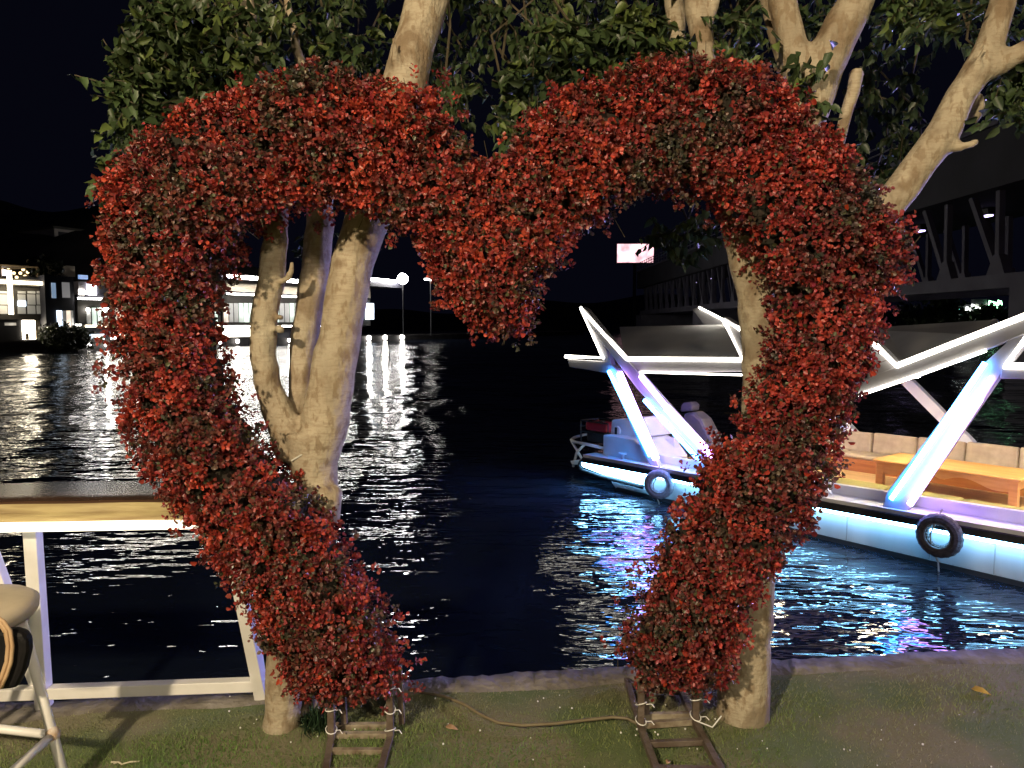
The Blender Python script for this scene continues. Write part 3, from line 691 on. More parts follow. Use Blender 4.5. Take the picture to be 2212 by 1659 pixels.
led([(2128, 784), (1925, 1078)], -.045, .030, G_cyan); led([(2142, 815), (2110, 862)], -.03, .02, G_lav); led([(2118, 860), (1965, 1090)], -.045, .036, G_lav)
led([(2600, 690), (2400, 1190)], -.045, .05, G_lav); led([(2700, 690), (2820, 1190)], -.045, .05, G_cyan)
# things aboard
pt, b = boatthing("wooden_table", (3.85, 1.35, .54), "orange wooden table with scalloped apron standing on the tour boat's deck", "table")
TW, TD, TH = 1.78, .78, .415
MB().box((-.04, -.04, TH - .035), (TW + .04, TD + .04, TH)).build("table_top", M_wood, pt, bevel=.01)
for y0 in (0, TD - .03):
    prof = [(0, TH - .036), (TW, TH - .036), (TW, TH - .26)] + [(TW * t, TH - .10 - .10 * abs(math.cos(math.pi * t)) ** 3 - .035 * math.exp(-((t - .5) / .05) ** 2) + .02 * math.cos(6 * math.pi * t)) for t in np.linspace(.97, .03, 30)] + [(0, TH - .26)]
    MB().prism(prof, y0, y0 + .03).build("apron", M_wood, pt)
for x0 in (0, TW - .03): MB().box((x0, .03, TH - .15), (x0 + .03, TD - .03, TH - .036)).build("apron", M_wood, pt)
for x0 in (.0, TW - .1):
    for y0 in (-.004, TD - .086): MB().box((x0 - .003, y0, 0), (x0 + .103, y0 + .09, TH - .034)).build("leg", M_wood, pt, bevel=.008)
gb = bl(1255, 952, 1.0)
pt, b = boatthing("generator", (gb.x, 1.0, gb.z), "red portable generator in a dark tube frame on the boat's stern", "generator")
MB().tube([(0, 0, 0), (0, 0, .42), (.75, 0, .42), (.75, 0, 0)], .018, 6).tube([(0, .5, 0), (0, .5, .42), (.75, .5, .42), (.75, .5, 0)], .018, 6).tube([(0, 0, .3), (0, .5, .3)], .015, 6).tube([(0, 0, .42), (0, .5, .42)], .018, 6).tube([(0, 0, .2), (.75, 0, .2)], .015, 6).build("frame", M_dark, pt)
MB().box((.06, .05, .22), (.66, .45, .40)).build("fuel_tank", M_red, pt, bevel=.04)
MB().tube([(.36, .25, .4), (.36, .25, .43)], .05, 12).build("fuel_cap", M_dark, pt)
MB().box((.08, .08, .0), (.6, .42, .2)).build("engine", M_dark, pt, bevel=.02); MB().ball((.7, .25, .12), .09, 10, 6).build("recoil_cover", M_grey, pt)
def tyre(c, label, m, rz, R0=.19, r0=.075):
    o, b = boatthing("tyre_fender", c, label, "tyre", "tyres hung on the boat's side", rz)
    me = MB(); ring = []
    nr, ns = 44, 12; vs = []; fs = []
    for i in range(nr):
        t = 2 * math.pi * i / nr
        for j in range(ns):
            p = 2 * math.pi * j / ns; rr = R0 + r0 * math.cos(p) * (.92 if i % 2 else 1.02); vs.append((rr * math.cos(t), r0 * .95 * math.sin(p), rr * math.sin(t)))
    for i in range(nr):
        for j in range(ns): fs.append((i * ns + j, i * ns + (j + 1) % ns, ((i + 1) % nr) * ns + (j + 1) % ns, ((i + 1) % nr) * ns + j))
    me.add(vs, fs); me.build("tread", m, o)
    MB().tube([(R0 * .78 * math.cos(t), -.055, R0 * .78 * math.sin(t)) for t in np.linspace(0, 2 * math.pi, 30)[:-1]], .012, 6, closed=True).build("bead", M_tyregrey, o)
    MB().tube([(0, .05, R0 + .12), (-.03, -.06, R0 - .05), (-.09, -.03, 0), (-.06, -.02, -R0), (.0, 0, -R0 - .12), (.02, 0, -R0 - .34)], .011, 6).build("hanging_rope", M_rope, o)
tyre(bl(1424, 1046, -.17), "pale faded tyre hung near the boat's stern, turned sideways", M_tyregrey, R(32), .175, .07)
tyre(bl(2029, 1157, -.14), "dark round tyre hung amidships on the boat's lit hull", M_tyre, 0)
# mooring gear by the deck
c = bl(1870, 1083, .2); o, b = boatthing("mooring_post", c, "white slanted mooring post on the boat's side deck beside the arch", "post")
MB().bar((-.28, 0, .24), (-.03, 0, 0), .05, .06).build("shaft", M_boat, o); MB().box((-.1, -.05, -.03), (.05, .05, .01)).build("foot", M_boat, o); o.location += bu * -.45

# ================================================================== bar table over the water
ZTOP = .90
P0, P1 = on(-60, 1090, ZTOP), on(400, 1083, ZTOP); tu = (P1 - P0).normalized(); tn = Vector((-tu.y, tu.x, 0)); TRZ = math.atan2(tu.y, tu.x)
bt = empty("bar_table", (P0.x, P0.y, 0), TRZ, "long thick slab bar table on white steel legs with a glowing front edge", "table")
LT = (P1 - P0).length + .12
def tl(p): p = Vector(p) - Vector((P0.x, P0.y, 0)); return Vector((p.dot(tu), p.dot(tn), p.z))
TDP = tl(on(100, 1042, ZTOP)).y
thk = ZTOP - (lambda d: CAMZ + d.z * ((P0.y) / d.y))(ray(-60, 1131))
b = MB(); xs = np.linspace(-2.2, LT, 60)
prof_n = [.012 * math.sin(x * 4.1) + .006 * math.sin(x * 13) for x in xs]
vs = []; fs = []
for x, w_ in zip(xs, prof_n): vs += [(x, .004 + w_ * .5, ZTOP - thk), (x, w_ - .004, ZTOP - thk * .5), (x, .01 + w_, ZTOP - .006), (x, .03 + w_, ZTOP), (x, TDP + w_, ZTOP), (x, TDP + w_, ZTOP - thk)]
for i in range(len(xs) - 1):
    for j in range(6): fs.append((i * 6 + j, (i + 1) * 6 + j, (i + 1) * 6 + (j + 1) % 6, i * 6 + (j + 1) % 6))
fs += [tuple(range(6))[::-1], tuple(range(len(vs) - 6, len(vs)))]
to = b.add(vs, fs).build("table_top", M_slab, bt)
to.data.materials.append(M_slabedge)
for p in to.data.polygons:
    if p.normal.y < -.5: p.material_index = 1
    if p.normal.z > .5: p.use_smooth = True
MB().box((-2.2, -.012, ZTOP - thk - .034), (LT + .01, .05, ZTOP - thk - .002)).build("led_strip", glow("table_led", (1, .90, .68), 2.1), bt)
ZL = ZTOP - thk - .03
def leg(name, p, q, w_=.05): MB().bar(tl(p), tl(q), w_, w_, (.0, 1, 0)).build(name, M_white, bt, bevel=.003)
lt, lb = on(70, 1146, ZL), on(96, 1530, .0); lt.y = lb.y - .02; lt = at(70, 1146, lb.y - .03); 
leg("leg", (lt.x, lt.y, ZL + .02), lb, .052)
rb = on(566, 1512, 0.); rt_ = at(486, 1142, rb.y - .04); leg("leg", (rt_.x, rt_.y, ZL + .02), rb, .047)
leg("brace", at(-70, 1060, lb.y + .10), at(88, 1490, lb.y + .03), .05); leg("brace", at(520, 1180, rb.y + .12), at(566, 1500, rb.y + .03), .045)
def mixp(a, b_, t): return Vector(a) * (1 - t) + Vector(b_) * t
ra = mixp((lt.x, lt.y, ZL), lb, .91); rb2 = mixp((rt_.x, rt_.y, ZL), rb, .91); dirr = (rb2 - ra)
leg("foot_rail", ra - dirr * .9, rb2, .048)
lb2 = lb - dirr * 1.0; leg("leg", (lt.x - dirr.x, lt.y - dirr.y, ZL + .02), lb2, .05)

# ================================================================== bar stool and bag at the left edge
sc3 = at(-70, 1312, 2.46)
st = empty("bar_stool", (sc3.x, sc3.y, 0), 0, "bar stool with round tan pad and white tube legs at the left edge", "stool")
def sl(p): return Vector(p) - Vector((sc3.x, sc3.y, 0))
m_ = MB(); vs = []; ns = 36
prof = [(.0, .024), (.12, .024), (.185, .016), (.208, .0), (.205, -.03), (.19, -.05), (.0, -.055)]
for r_, z in prof:
    for k in range(ns): t = 2 * math.pi * k / ns; vs.append((r_ * math.cos(t), r_ * math.sin(t), sc3.z + z))
fs = [(i * ns + k, i * ns + (k + 1) % ns, (i + 1) * ns + (k + 1) % ns, (i + 1) * ns + k) for i in range(len(prof) - 1) for k in range(ns)]
m_.add(vs, fs).build("seat", M_stool, st, smooth=True)
MB().tube([(0, 0, sc3.z - .075), (0, 0, sc3.z - .052)], .175, 24).build("seat_base", M_stool, st)
f1 = on(152, 1728, 0); t1 = at(46, 1338, 2.50); j1 = mixp(t1, f1, .62)
legs = [(t1, f1)]
for sx, sy in ((-1, 1), (-1, -1), (1, -1)):
    T = Vector((sc3.x + sx * (t1.x - sc3.x), sc3.y + (.10 if sy > 0 else -.13), t1.z)); Fp = Vector((sc3.x + sx * (f1.x - sc3.x), sc3.y + (.06 if sy > 0 else -.42), 0)); legs.append((T, Fp))
for T, Fp in legs: MB().tube([sl(T), sl(Fp)], .0165, 10).build("leg", M_white, st, smooth=True)
J = [mixp(T, Fp, .645) for T, Fp in legs]
for a_, b_ in ((0, 1), (0, 3), (1, 2), (2, 3)): MB().tube([sl(J[a_]), sl(J[b_])], .0145, 8).build("rung", M_white, st, smooth=True)
MB().ball(sl(J[0]), .024, 10, 6, (1, 1, 1.3)).build("weld_joint", M_rust, st, smooth=True)
bc = at(-8, 1430, 2.30)
bg = empty("shoulder_bag", (bc.x, bc.y, bc.z - .12), 0, "black bag with a curved tan strap hanging under the tan stool pad", "bag")
bo = (bc.x, bc.y, bc.z - .12); s_ = 2.3 / FPX
pr = [(at(x, y, 2.3).x, at(x, y, 2.3).z) for x, y in ((-70, 1370), (25, 1362), (45, 1368), (56, 1385), (57, 1410), (48, 1450), (30, 1490), (-70, 1500))]
MB().prism(pr, 2.30, 2.345).build("bag_body", M_bag, bg, bo, bevel=.02)
b = MB()
for dx in (0, -9):
    pts = [at(x + dx, y, 2.285) for x, y in ((-14, 1328), (8, 1342), (22, 1362), (27, 1395), (24, 1430), (14, 1460), (2, 1486))]
    b.tube(pts, .006, 8)
b.build("strap", M_strap, bg, bo, smooth=True)
b = MB(); pts = [at(x, y, 2.292) for x, y in ((-20, 1328), (2, 1345), (15, 1366), (20, 1395), (17, 1430), (7, 1460), (-6, 1486))]
for p, q in zip(pts[:-1], pts[1:]): b.bar(p, q, .02, .004, (0, 1, 0))
b.build("strap_band", M_strap, bg, bo)

# ================================================================== trees: trunks
def trunk(root, paths, voxel=.013):
    b = MB(); base = root.location
    for pts in paths:
        P = [at(x, y, Y) for x, y, Y, w in pts]; W = [w * Y / FPX / 2 * .95 for x, y, Y, w in pts]
        # resample with Catmull-Rom
        Q, WR = [], []
        for i in range(len(P) - 1):
            p0, p1, p2, p3 = P[max(i - 1, 0)], P[i], P[i + 1], P[min(i + 2, len(P) - 1)]
            n_ = max(2, int((p2 - p1).length / .05))
            for k in range(n_):
                t = k / n_
                q_ = .5 * ((2 * p1) + (p2 - p0) * t + (2 * p0 - 5 * p1 + 4 * p2 - p3) * t * t + (3 * p1 - p0 - 3 * p2 + p3) * t ** 3)
                Q.append(q_ + Vector((random.gauss(0, .0025), random.gauss(0, .0025), 0))); WR.append((W[i] * (1 - t) + W[i + 1] * t) * random.uniform(.965, 1.035))
        Q.append(P[-1]); WR.append(W[-1]); b.tube(Q, WR, 16)
    o = b.build("trunk", M_bark, root, base, smooth=True)
    r = o.modifiers.new("remesh", 'REMESH'); r.mode = 'VOXEL'; r.voxel_size = voxel; r.use_smooth_shade = True
    s = o.modifiers.new("smooth", 'SMOOTH'); s.factor = .5; s.iterations = 4
    return o
lbase = on(612, 1590, 0); lbase.y += .07; lbase.z = -.02
ltree = empty("left_tree", lbase, 0, "pale trunked tree forking into three limbs behind the left side of the arch", "tree")
ltree.name = "ficus_tree"
Yb = lbase.y
trunk(ltree, [
    [(607, 1680, Yb, 130), (607, 1590, Yb, 92), (612, 1540, Yb, 86), (616, 1470, Yb, 88), (622, 1380, Yb + .02, 90), (640, 1250, Yb + .06, 92), (672, 1110, Yb + .1, 104), (685, 1040, Yb + .12, 100), (672, 970, Yb + .13, 122), (668, 930, Yb + .13, 130)],
    [(640, 985, Yb + .13, 90), (618, 930, Yb + .13, 82), (585, 850, Yb + .12, 62), (569, 770, Yb + .11, 58), (571, 690, Yb + .12, 62), (583, 620, Yb + .14, 62), (594, 545, Yb + .16, 58), (598, 440, Yb + .2, 52), (590, 300, Yb + .25, 46), (572, 190, Yb + .3, 44), (545, 80, Yb + .35, 38), (520, -80, Yb + .4, 30)],
    [(655, 940, Yb + .22, 80), (652, 850, Yb + .24, 64), (657, 750, Yb + .26, 62), (670, 650, Yb + .28, 64), (684, 550, Yb + .30, 64), (692, 450, Yb + .33, 60), (690, 330, Yb + .38, 50), (668, 190, Yb + .42, 28), (640, 100, Yb + .46, 22), (610, -60, Yb + .5, 16)],
    [(690, 985, Yb + .12, 100), (704, 900, Yb + .12, 108), (721, 800, Yb + .13, 102), (738, 700, Yb + .15, 94), (755, 600, Yb + .17, 95), (784, 500, Yb + .2, 100), (817, 400, Yb + .22, 104), (848, 300, Yb + .24, 108), (872, 195, Yb + .26, 104), (893, 110, Yb + .28, 90), (915, 20, Yb + .3, 92), (930, -60, Yb + .32, 84), (960, -200, Yb + .35, 70)],
    [(872, 175, Yb + .2, 26), (853, 130, Yb + .17, 18), (849, 80, Yb + .15, 13)],
    [(925, 60, Yb + .3, 50), (960, -40, Yb + .3, 44), (1000, -200, Yb + .35, 36)],
    [(668, 1606, Yb + .10, 84), (668, 1560, Yb + .11, 66), (667, 1510, Yb + .11, 52), (655, 1450, Yb + .09, 46), (640, 1390, Yb + .06, 40)],
    [(715, 1130, Yb + .10, 44), (712, 1085, Yb + .06, 56), (724, 1060, Yb + .07, 38), (735, 1076, Yb + .08, 20)],
    [(600, 705, Yb + .08, 20), (609, 715, Yb + .05, 22)], [(606, 690, Yb + .1, 14), (612, 680, Yb + .09, 18)],
    [(708, 1050, Yb + .05, 30), (690, 1090, Yb + .03, 16)], [(600, 610, Yb + .1, 16), (622, 598, Yb + .08, 20), (632, 560, Yb + .08, 9)],
])
rbase = on(1606, 1572, 0); rbase.y += .09; rbase.z = -.02
rtree = empty("ficus_tree", rbase, 0, "pale trunked tree with sawn stub and long slanting branch behind the arch's right side", "tree")
Yr = rbase.y
trunk(rtree, [
    [(1606, 1650, Yr, 150), (1606, 1572, Yr, 122), (1607, 1500, Yr, 124), (1612, 1400, Yr, 116), (1622, 1280, Yr + .01, 104), (1634, 1150, Yr + .03, 100), (1645, 1000, Yr + .05, 98), (1650, 880, Yr + .06, 96), (1646, 760, Yr + .07, 92), (1636, 640, Yr + .08, 92), (1618, 540, Yr + .09, 98), (1606, 460, Yr + .1, 100), (1640, 380, Yr + .12, 104), (1700, 310, Yr + .14, 104), (1742, 240, Yr + .15, 100), (1752, 190, Yr + .16, 104)],
    [(1750, 215, Yr + .16, 90), (1722, 130, Yr + .17, 66), (1702, 60, Yr + .18, 62), (1690, -10, Yr + .19, 60), (1670, -160, Yr + .22, 50)],
    [(1712, 190, Yr + .22, 40), (1682, 90, Yr + .25, 36), (1660, 0, Yr + .28, 36), (1640, -160, Yr + .3, 30)],
    [(1758, 205, Yr + .16, 90), (1790, 120, Yr + .15, 88), (1825, 50, Yr + .14, 84), (1858, -20, Yr + .14, 78), (1900, -160, Yr + .16, 66)],
    [(1772, 140, Yr + .12, 36), (1788, 85, Yr + .1, 30), (1797, 52, Yr + .09, 28)],
    [(1620, 470, Yr + .14, 70), (1560, 300, Yr + .2, 62), (1530, 180, Yr + .24, 50), (1518, 90, Yr + .27, 50), (1505, 20, Yr + .29, 54), (1480, -120, Yr + .33, 40)], [(1520, 60, Yr + .27, 36), (1545, -20, Yr + .29, 34), (1560, -140, Yr + .3, 28)],
    [(1470, 180, Yr + .45, 30), (1462, 80, Yr + .46, 40), (1455, -20, Yr + .48, 46), (1440, -150, Yr + .5, 40)],
    [(1740, 520, Yr + .2, 60), (1790, 370, Yr + .22, 34), (1812, 300, Yr + .22, 27), (1834, 230, Yr + .2, 30), (1846, 180, Yr + .19, 30), (1850, 148, Yr + .19, 28)], [(1846, 195, Yr + .2, 22), (1862, 154, Yr + .21, 16)],
    [(1700, 640, Yr + .12, 70), (1800, 560, Yr + .12, 74), (1880, 490, Yr + .1, 72), (1930, 430, Yr + .09, 72), (1990, 350, Yr + .07, 72), (2040, 280, Yr + .06, 70), (2076, 205, Yr + .05, 62), (2112, 150, Yr + .05, 66), (2138, 100, Yr + .06, 60), (2158, 30, Yr + .07, 54), (2185, -80, Yr + .1, 48)],
    [(2105, 165, Yr + .05, 50), (2160, 140, Yr + .03, 48), (2225, 105, Yr + .0, 44), (2330, 60, Yr, 36)],
    [(2030, 300, Yr + .05, 40), (2062, 318, Yr + .03, 24), (2090, 314, Yr + .01, 19), (2116, 304, Yr, 17)],
    [(2090, 190, Yr + .03, 18), (2116, 120, Yr - .02, 11), (2124, 88, Yr - .03, 9)],
    [(2105, 205, Yr + .1, 30), (2112, 235, Yr + .12, 36), (2098, 262, Yr + .12, 26)],
])
# strap clamp on the left trunk
c = at(648, 985, Yb + .045); o = empty("strap_clamp", c, R(0), "small pale metal clamp fixed on the left trunk just above the foliage", "clamp")
MB().bar((-.030, .006, -.016), (.014, -.004, .010), .006, .030, (0, -1, 0)).build("plate", M_clamp, o)
MB().tube([(.014, .0, .012), (.05, .004, .036), (.085, .03, .05)], .004, 6).tube([(-.02, 0, -.014), (-.032, .006, -.02)], .005, 6).build("strap", M_steel, o)

# ================================================================== leaves
def leaf_arrays(P, D, U, Ls, Ws, fold=.25, curl=.15, kind=0):
    """One 6-vertex folded leaf per row. P base, D axis, U face normal."""
    D = D / np.linalg.norm(D, axis=1)[:, None]
    S = np.cross(D, U); S /= np.linalg.norm(S, axis=1)[:, None] + 1e-9; N_ = np.cross(S, D)
    if kind == 0: prof = [(0, 0, 0), (.36, -.47, fold), (.78, -.45, fold * .7), (1, 0, 0), (.78, .45, fold * .7), (.36, .47, fold)]
    else: prof = [(0, 0, 0), (.25, -.44, fold), (.58, -.40, fold * .8), (1, 0, -.1), (.58, .40, fold * .8), (.25, .44, fold)]
    n_ = len(P); V = np.zeros((n_, 6, 3))
    L_, W_ = Ls[:, None], Ws[:, None]
    for i, (a_, s_, f_) in enumerate(prof): V[:, i] = P + D * L_ * a_ + S * W_ * s_ + N_ * (W_ * f_ - L_ * curl * a_ * a_)
    base = np.arange(n_)[:, None] * 6
    F = np.concatenate([base + [0, 4, 5], base + [0, 3, 4], base + [0, 2, 3], base + [0, 1, 2]], 1).reshape(-1, 3)
    return V.reshape(-1, 3), F
def unit(a_): return a_ / (np.linalg.norm(a_, axis=1)[:, None] + 1e-9)
def inpoly(px, py, poly):
    inside = np.zeros(len(px), bool); n_ = len(poly)
    for i in range(n_):
        x0, y0 = poly[i]; x1, y1 = poly[i - 1]
        c_ = ((y0 > py) != (y1 > py)) & (px < (x1 - x0) * (py - y0) / (y1 - y0 + 1e-12) + x0); inside ^= c_
    return inside
def pdist(px, py, poly, closed=True):
    d = np.full(len(px), 1e9); n_ = len(poly)
    for i in range(n_ if closed else n_ - 1):
        x0, y0 = poly[i]; x1, y1 = poly[(i + 1) % n_]; dx, dy = x1 - x0, y1 - y0
        t = np.clip(((px - x0) * dx + (py - y0) * dy) / (dx * dx + dy * dy + 1e-12), 0, 1)
        d = np.minimum(d, np.hypot(px - x0 - t * dx, py - y0 - t * dy))
    return d

# ------------------------------------------------------------------ heart arch
HY = 2.80
outline = [(640, 1480), (622, 1430), (575, 1340), (505, 1235), (440, 1140), (355, 1030), (300, 900), (275, 780), (258, 650), (246, 530), (252, 430), (298, 350), (375, 268), (470, 220), (570, 192), (690, 160), (800, 186), (900, 198), (945, 225), (990, 300), (1042, 350),
           (1098, 330), (1132, 262), (1200, 208), (1290, 174), (1380, 146), (1500, 140), (1600, 154), (1680, 198), (1735, 255), (1800, 308), (1848, 395), (1885, 465), (1930, 500), (1930, 600), (1885, 650), (1880, 730), (1850, 800), (1808, 930), (1780, 1010), (1735, 1070), (1720, 1130), (1690, 1195), (1612, 1285), (1585, 1400), (1572, 1452),
           (1500, 1462), (1400, 1465), (1355, 1435), (1345, 1385), (1378, 1320), (1390, 1262), (1418, 1185), (1458, 1112), (1496, 1060), (1508, 995), (1572, 935), (1600, 872), (1630, 830), (1662, 730), (1660, 640), (1612, 545), (1568, 480),
           (1540, 452), (1470, 422), (1400, 418), (1350, 442), (1302, 482), (1240, 522), (1208, 585), (1166, 630), (1158, 690), (1140, 722), (1080, 728), (1018, 722), (998, 682), (935, 635), (922, 560), (862, 494), (790, 462), (720, 452), (640, 462), (578, 484), (524, 530), (484, 600), (472, 680), (482, 760), (512, 850), (552, 930), (612, 1005), (682, 1075), (742, 1145), (780, 1235), (835, 1335), (862, 1440), (868, 1480), (800, 1492), (720, 1488)]
HP = [(at(x, y, HY).x, at(x, y, HY).z) for x, y in outline]
hx = np.array([p[0] for p in HP]); hz = np.array([p[1] for p in HP])
RT, TT = .19, .165
def thick(d): q_ = np.clip(d / RT, 0, 1); return TT * np.sqrt(np.clip(1 - (1 - q_) ** 2, 0, 1))
arch = empty("heart_arch", (0.02, HY, 0), 0, "tall heart shaped arch covered in red artificial leaves standing on ladder frames", "arch")
AO = np.array([0.02, HY, 0])
def sdf(x, z): return np.where(inpoly(x, z, HP), pdist(x, z, HP), -1)
def sample(n_):
    xs_, zs_ = [], []; MARG = .032
    tot = 0
    while tot < n_:
        x = rng.uniform(hx.min(), hx.max(), n_ * 3); z = rng.uniform(hz.min(), hz.max(), n_ * 3); k_ = sdf(x, z) > MARG
        xs_.append(x[k_]); zs_.append(z[k_]); tot += k_.sum()
    return np.concatenate(xs_)[:n_], np.concatenate(zs_)[:n_]
def surface(x, z, side):
    d = sdf(x, z); e = .012
    gx_ = (pdist(x + e, z, HP) - pdist(x - e, z, HP)) / (2 * e); gz_ = (pdist(x, z + e, HP) - pdist(x, z - e, HP)) / (2 * e)
    lump = 1 + .22 * vnoise(x, z, 9, 21) + .10 * vnoise(x, z, 26, 22)
    t = thick(d) * lump
    slope = np.clip(1 - d / RT, 0, 1) * 1.3
    N_ = unit(np.c_[-gx_ * slope, side * np.ones(len(x)) * (1.05 - .6 * np.clip(1 - d / RT, 0, 1)), -gz_ * slope])
    return np.c_[x, HY + side * t, z], N_
NF, NBk, NE = 7600, 1200, 2300
x, z = sample(NF); Pf, Nf = surface(x, z, -1 * np.ones(NF))
x, z = sample(NBk); Pb, Nb = surface(x, z, np.ones(NBk))
# sprigs along the outline
seg = np.hypot(np.diff(np.r_[hx, hx[0]]), np.diff(np.r_[hz, hz[0]])); cs_ = np.r_[0, np.cumsum(seg)]
u_ = rng.uniform(0, cs_[-1], NE); ii = np.searchsorted(cs_, u_) - 1; tt = (u_ - cs_[ii]) / seg[ii]; jj = (ii + 1) % len(hx)
ex = hx[ii] * (1 - tt) + hx[jj] * tt; ez = hz[ii] * (1 - tt) + hz[jj] * tt
nxn = np.c_[(hz[jj] - hz[ii]), np.zeros(NE), -(hx[jj] - hx[ii])]; nxn = unit(nxn)
tst = inpoly(ex + nxn[:, 0] * .02, ez + nxn[:, 2] * .02, HP); nxn[tst] *= -1
outj = rng.normal(-.045, .014, NE); outj += (rng.uniform(0, 1, NE) < .05) * rng.uniform(.02, .075, NE)
Pe = np.c_[ex, HY + rng.uniform(-.12, .10, NE), ez] + nxn * outj[:, None]; Ne = unit(nxn + rng.normal(0, .35, (NE, 3)) + np.array([0, -.35, 0]))
# loose sprigs hanging out at places seen in the photo
ls = [(205, 575), (215, 600), (225, 690), (232, 720), (215, 790), (238, 812), (222, 800), (240, 700), (250, 740), (262, 860), (945, 640), (940, 660), (1960, 490), (1948, 480), (1955, 600), (1930, 640), (1010, 240), (945, 180), (925, 190), (950, 195), (690, 145), (715, 150), (740, 155), (665, 155), (1130, 730), (1150, 735), (1390, 1472), (1400, 1480), (1460, 1470), (880, 1430), (885, 1480), (870, 1395), (855, 1320), (1330, 1395), (1355, 1270), (1385, 1240), (1580, 870), (380, 1150), (390, 1110), (1725, 1085), (240, 560), (232, 545), (1470, 440), (1455, 435), (1870, 690), (1885, 700), (1830, 900), (1840, 860)]
Pl = np.array([tuple(at(x + rng.normal(0, 6), y + rng.normal(0, 6), HY + rng.uniform(-.10, .05))) for x, y in ls for _ in range(3)]); Nl = unit(rng.normal(0, 1, (len(Pl), 3)) + np.array([0, -.5, -.1]))
SP = np.concatenate([Pf, Pb, Pe, Pl]); SN = np.concatenate([Nf, Nb, Ne, Nl]); SP += rng.normal(0, .012, SP.shape); NS = len(SP)
SN = unit(SN + rng.normal(0, .45, SN.shape))
# hue of every spray: clumps of orange red, crimson, dusky red, brown green
hn = .28 + vnoise(SP[:, 0], SP[:, 2], 13, 31) * .30 + vnoise(SP[:, 0], SP[:, 2], 38, 32) * .62 + rng.normal(0, .42, NS)
PAL = np.array([[.062, .060, .038], [.105, .066, .046], [.165, .048, .040], [.235, .037, .033], [.315, .043, .034], [.46, .068, .040]])
q_ = np.clip((hn + 1.25) / 2.5, 0, .999) * 5; i0 = q_.astype(int); f_ = (q_ - i0)[:, None]; SC = PAL[i0] * (1 - f_) + PAL[i0 + 1] * f_
crim = np.clip((SP[:, 0] - .3) / 1.2, 0, 1)[:, None] * .30          # right half crimson: partly leaf colour, partly the cooler light painted in
SC = SC * (1 - crim) + np.c_[SC[:, 0] * .82, SC[:, 1] * .75, SC[:, 1] * 1.05 + .006] * crim
NL = 12
base = np.repeat(SP, NL, 0); axis = np.repeat(SN, NL, 0); colr = np.repeat(SC, NL, 0)
n_ = len(base); along = np.tile(np.linspace(.0, 1, NL), NS) + rng.normal(0, .05, n_)
side = unit(np.cross(axis, rng.normal(0, 1, (n_, 3))))
LP = base + axis * (along * rng.uniform(.018, .040, n_))[:, None] + side * rng.uniform(.001, .009, n_)[:, None]
LD = unit(axis * (.25 + .55 * along)[:, None] + side * (1.0 - .4 * along)[:, None] + rng.normal(0, .22, (n_, 3)))
LU = unit(axis * .9 + rng.normal(0, .45, (n_, 3)) + np.array([0, -.15, .2]))
Ll = rng.uniform(.0105, .0185, n_); Lw = Ll * rng.uniform(.72, .98, n_)
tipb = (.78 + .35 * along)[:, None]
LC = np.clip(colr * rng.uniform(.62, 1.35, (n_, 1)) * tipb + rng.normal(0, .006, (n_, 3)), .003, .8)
odd = rng.uniform(0, 1, n_) < .07; LC[odd] = np.array([.075, .075, .035]) * rng.uniform(.6, 1.5, (odd.sum(), 1))
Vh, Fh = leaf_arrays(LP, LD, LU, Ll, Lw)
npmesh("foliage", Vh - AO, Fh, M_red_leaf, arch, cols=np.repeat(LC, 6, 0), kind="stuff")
# the biggest leaves in front, one by one
protos = []
for k_ in range(6):
    v_, f2 = leaf_arrays(np.zeros((1, 3)), np.array([[0, 0, 1.]]), np.array([[0, -1., .1]]), np.array([.026]), np.array([.020]))
    o = npmesh("leaf", v_, f2, M_red_leaf, arch, cols=np.repeat(np.array([[(.43, .055, .022), (.31, .034, .018), (.36, .045, .03), (.205, .024, .017), (.085, .060, .028), (.24, .05, .03)][k_]]), 6, 0)); protos.append(o)
pick = rng.choice(NF, 300, replace=False)
for j, p in enumerate(pick):
    if j < 6: o = protos[j]
    else: o = protos[j % 6].copy(); COL.objects.link(o)
    dv = Vector(unit((SN[p] + rng.normal(0, .6, 3) + np.array([0, -.5, 0]))[None])[0])
    o.location = Vector(SP[p] + SN[p] * .04 - AO); o.rotation_euler = dv.to_track_quat('Z', 'Y').to_euler(); o.rotation_euler.rotate_axis('Z', random.uniform(-1.2, 1.2))
# thin wiry stems
b = MB()
for p in rng.choice(NS, 500, replace=False):
    a_ = Vector(SP[p]); d_ = Vector(SN[p]); e_ = Vector(rng.normal(0, .3, 3)); b.tube([a_ - d_ * .03, a_ + d_ * .03 + e_ * .02, a_ + d_ * .065 + e_ * .06], .0011, 3, cap=False)
b.build("wiry_stems", M_wire, arch, AO, kind="stuff")
# backing panel of the arch
cell = .025; gx_, gz_ = np.meshgrid(np.arange(hx.min(), hx.max(), cell), np.arange(hz.min(), hz.max(), cell)); cx_, cz_ = gx_.ravel(), gz_.ravel()
dd = sdf(cx_, cz_); ok = dd > .055
b = MB()
for x, z, d in zip(cx_[ok], cz_[ok], dd[ok]):
    t = float(thick(np.array([d]))[0]) * .62; b.box((x - cell / 2, HY - t, z - cell / 2), (x + cell / 2, HY + t, z + cell / 2))
b.build("backing_panel", M_core, arch, AO)
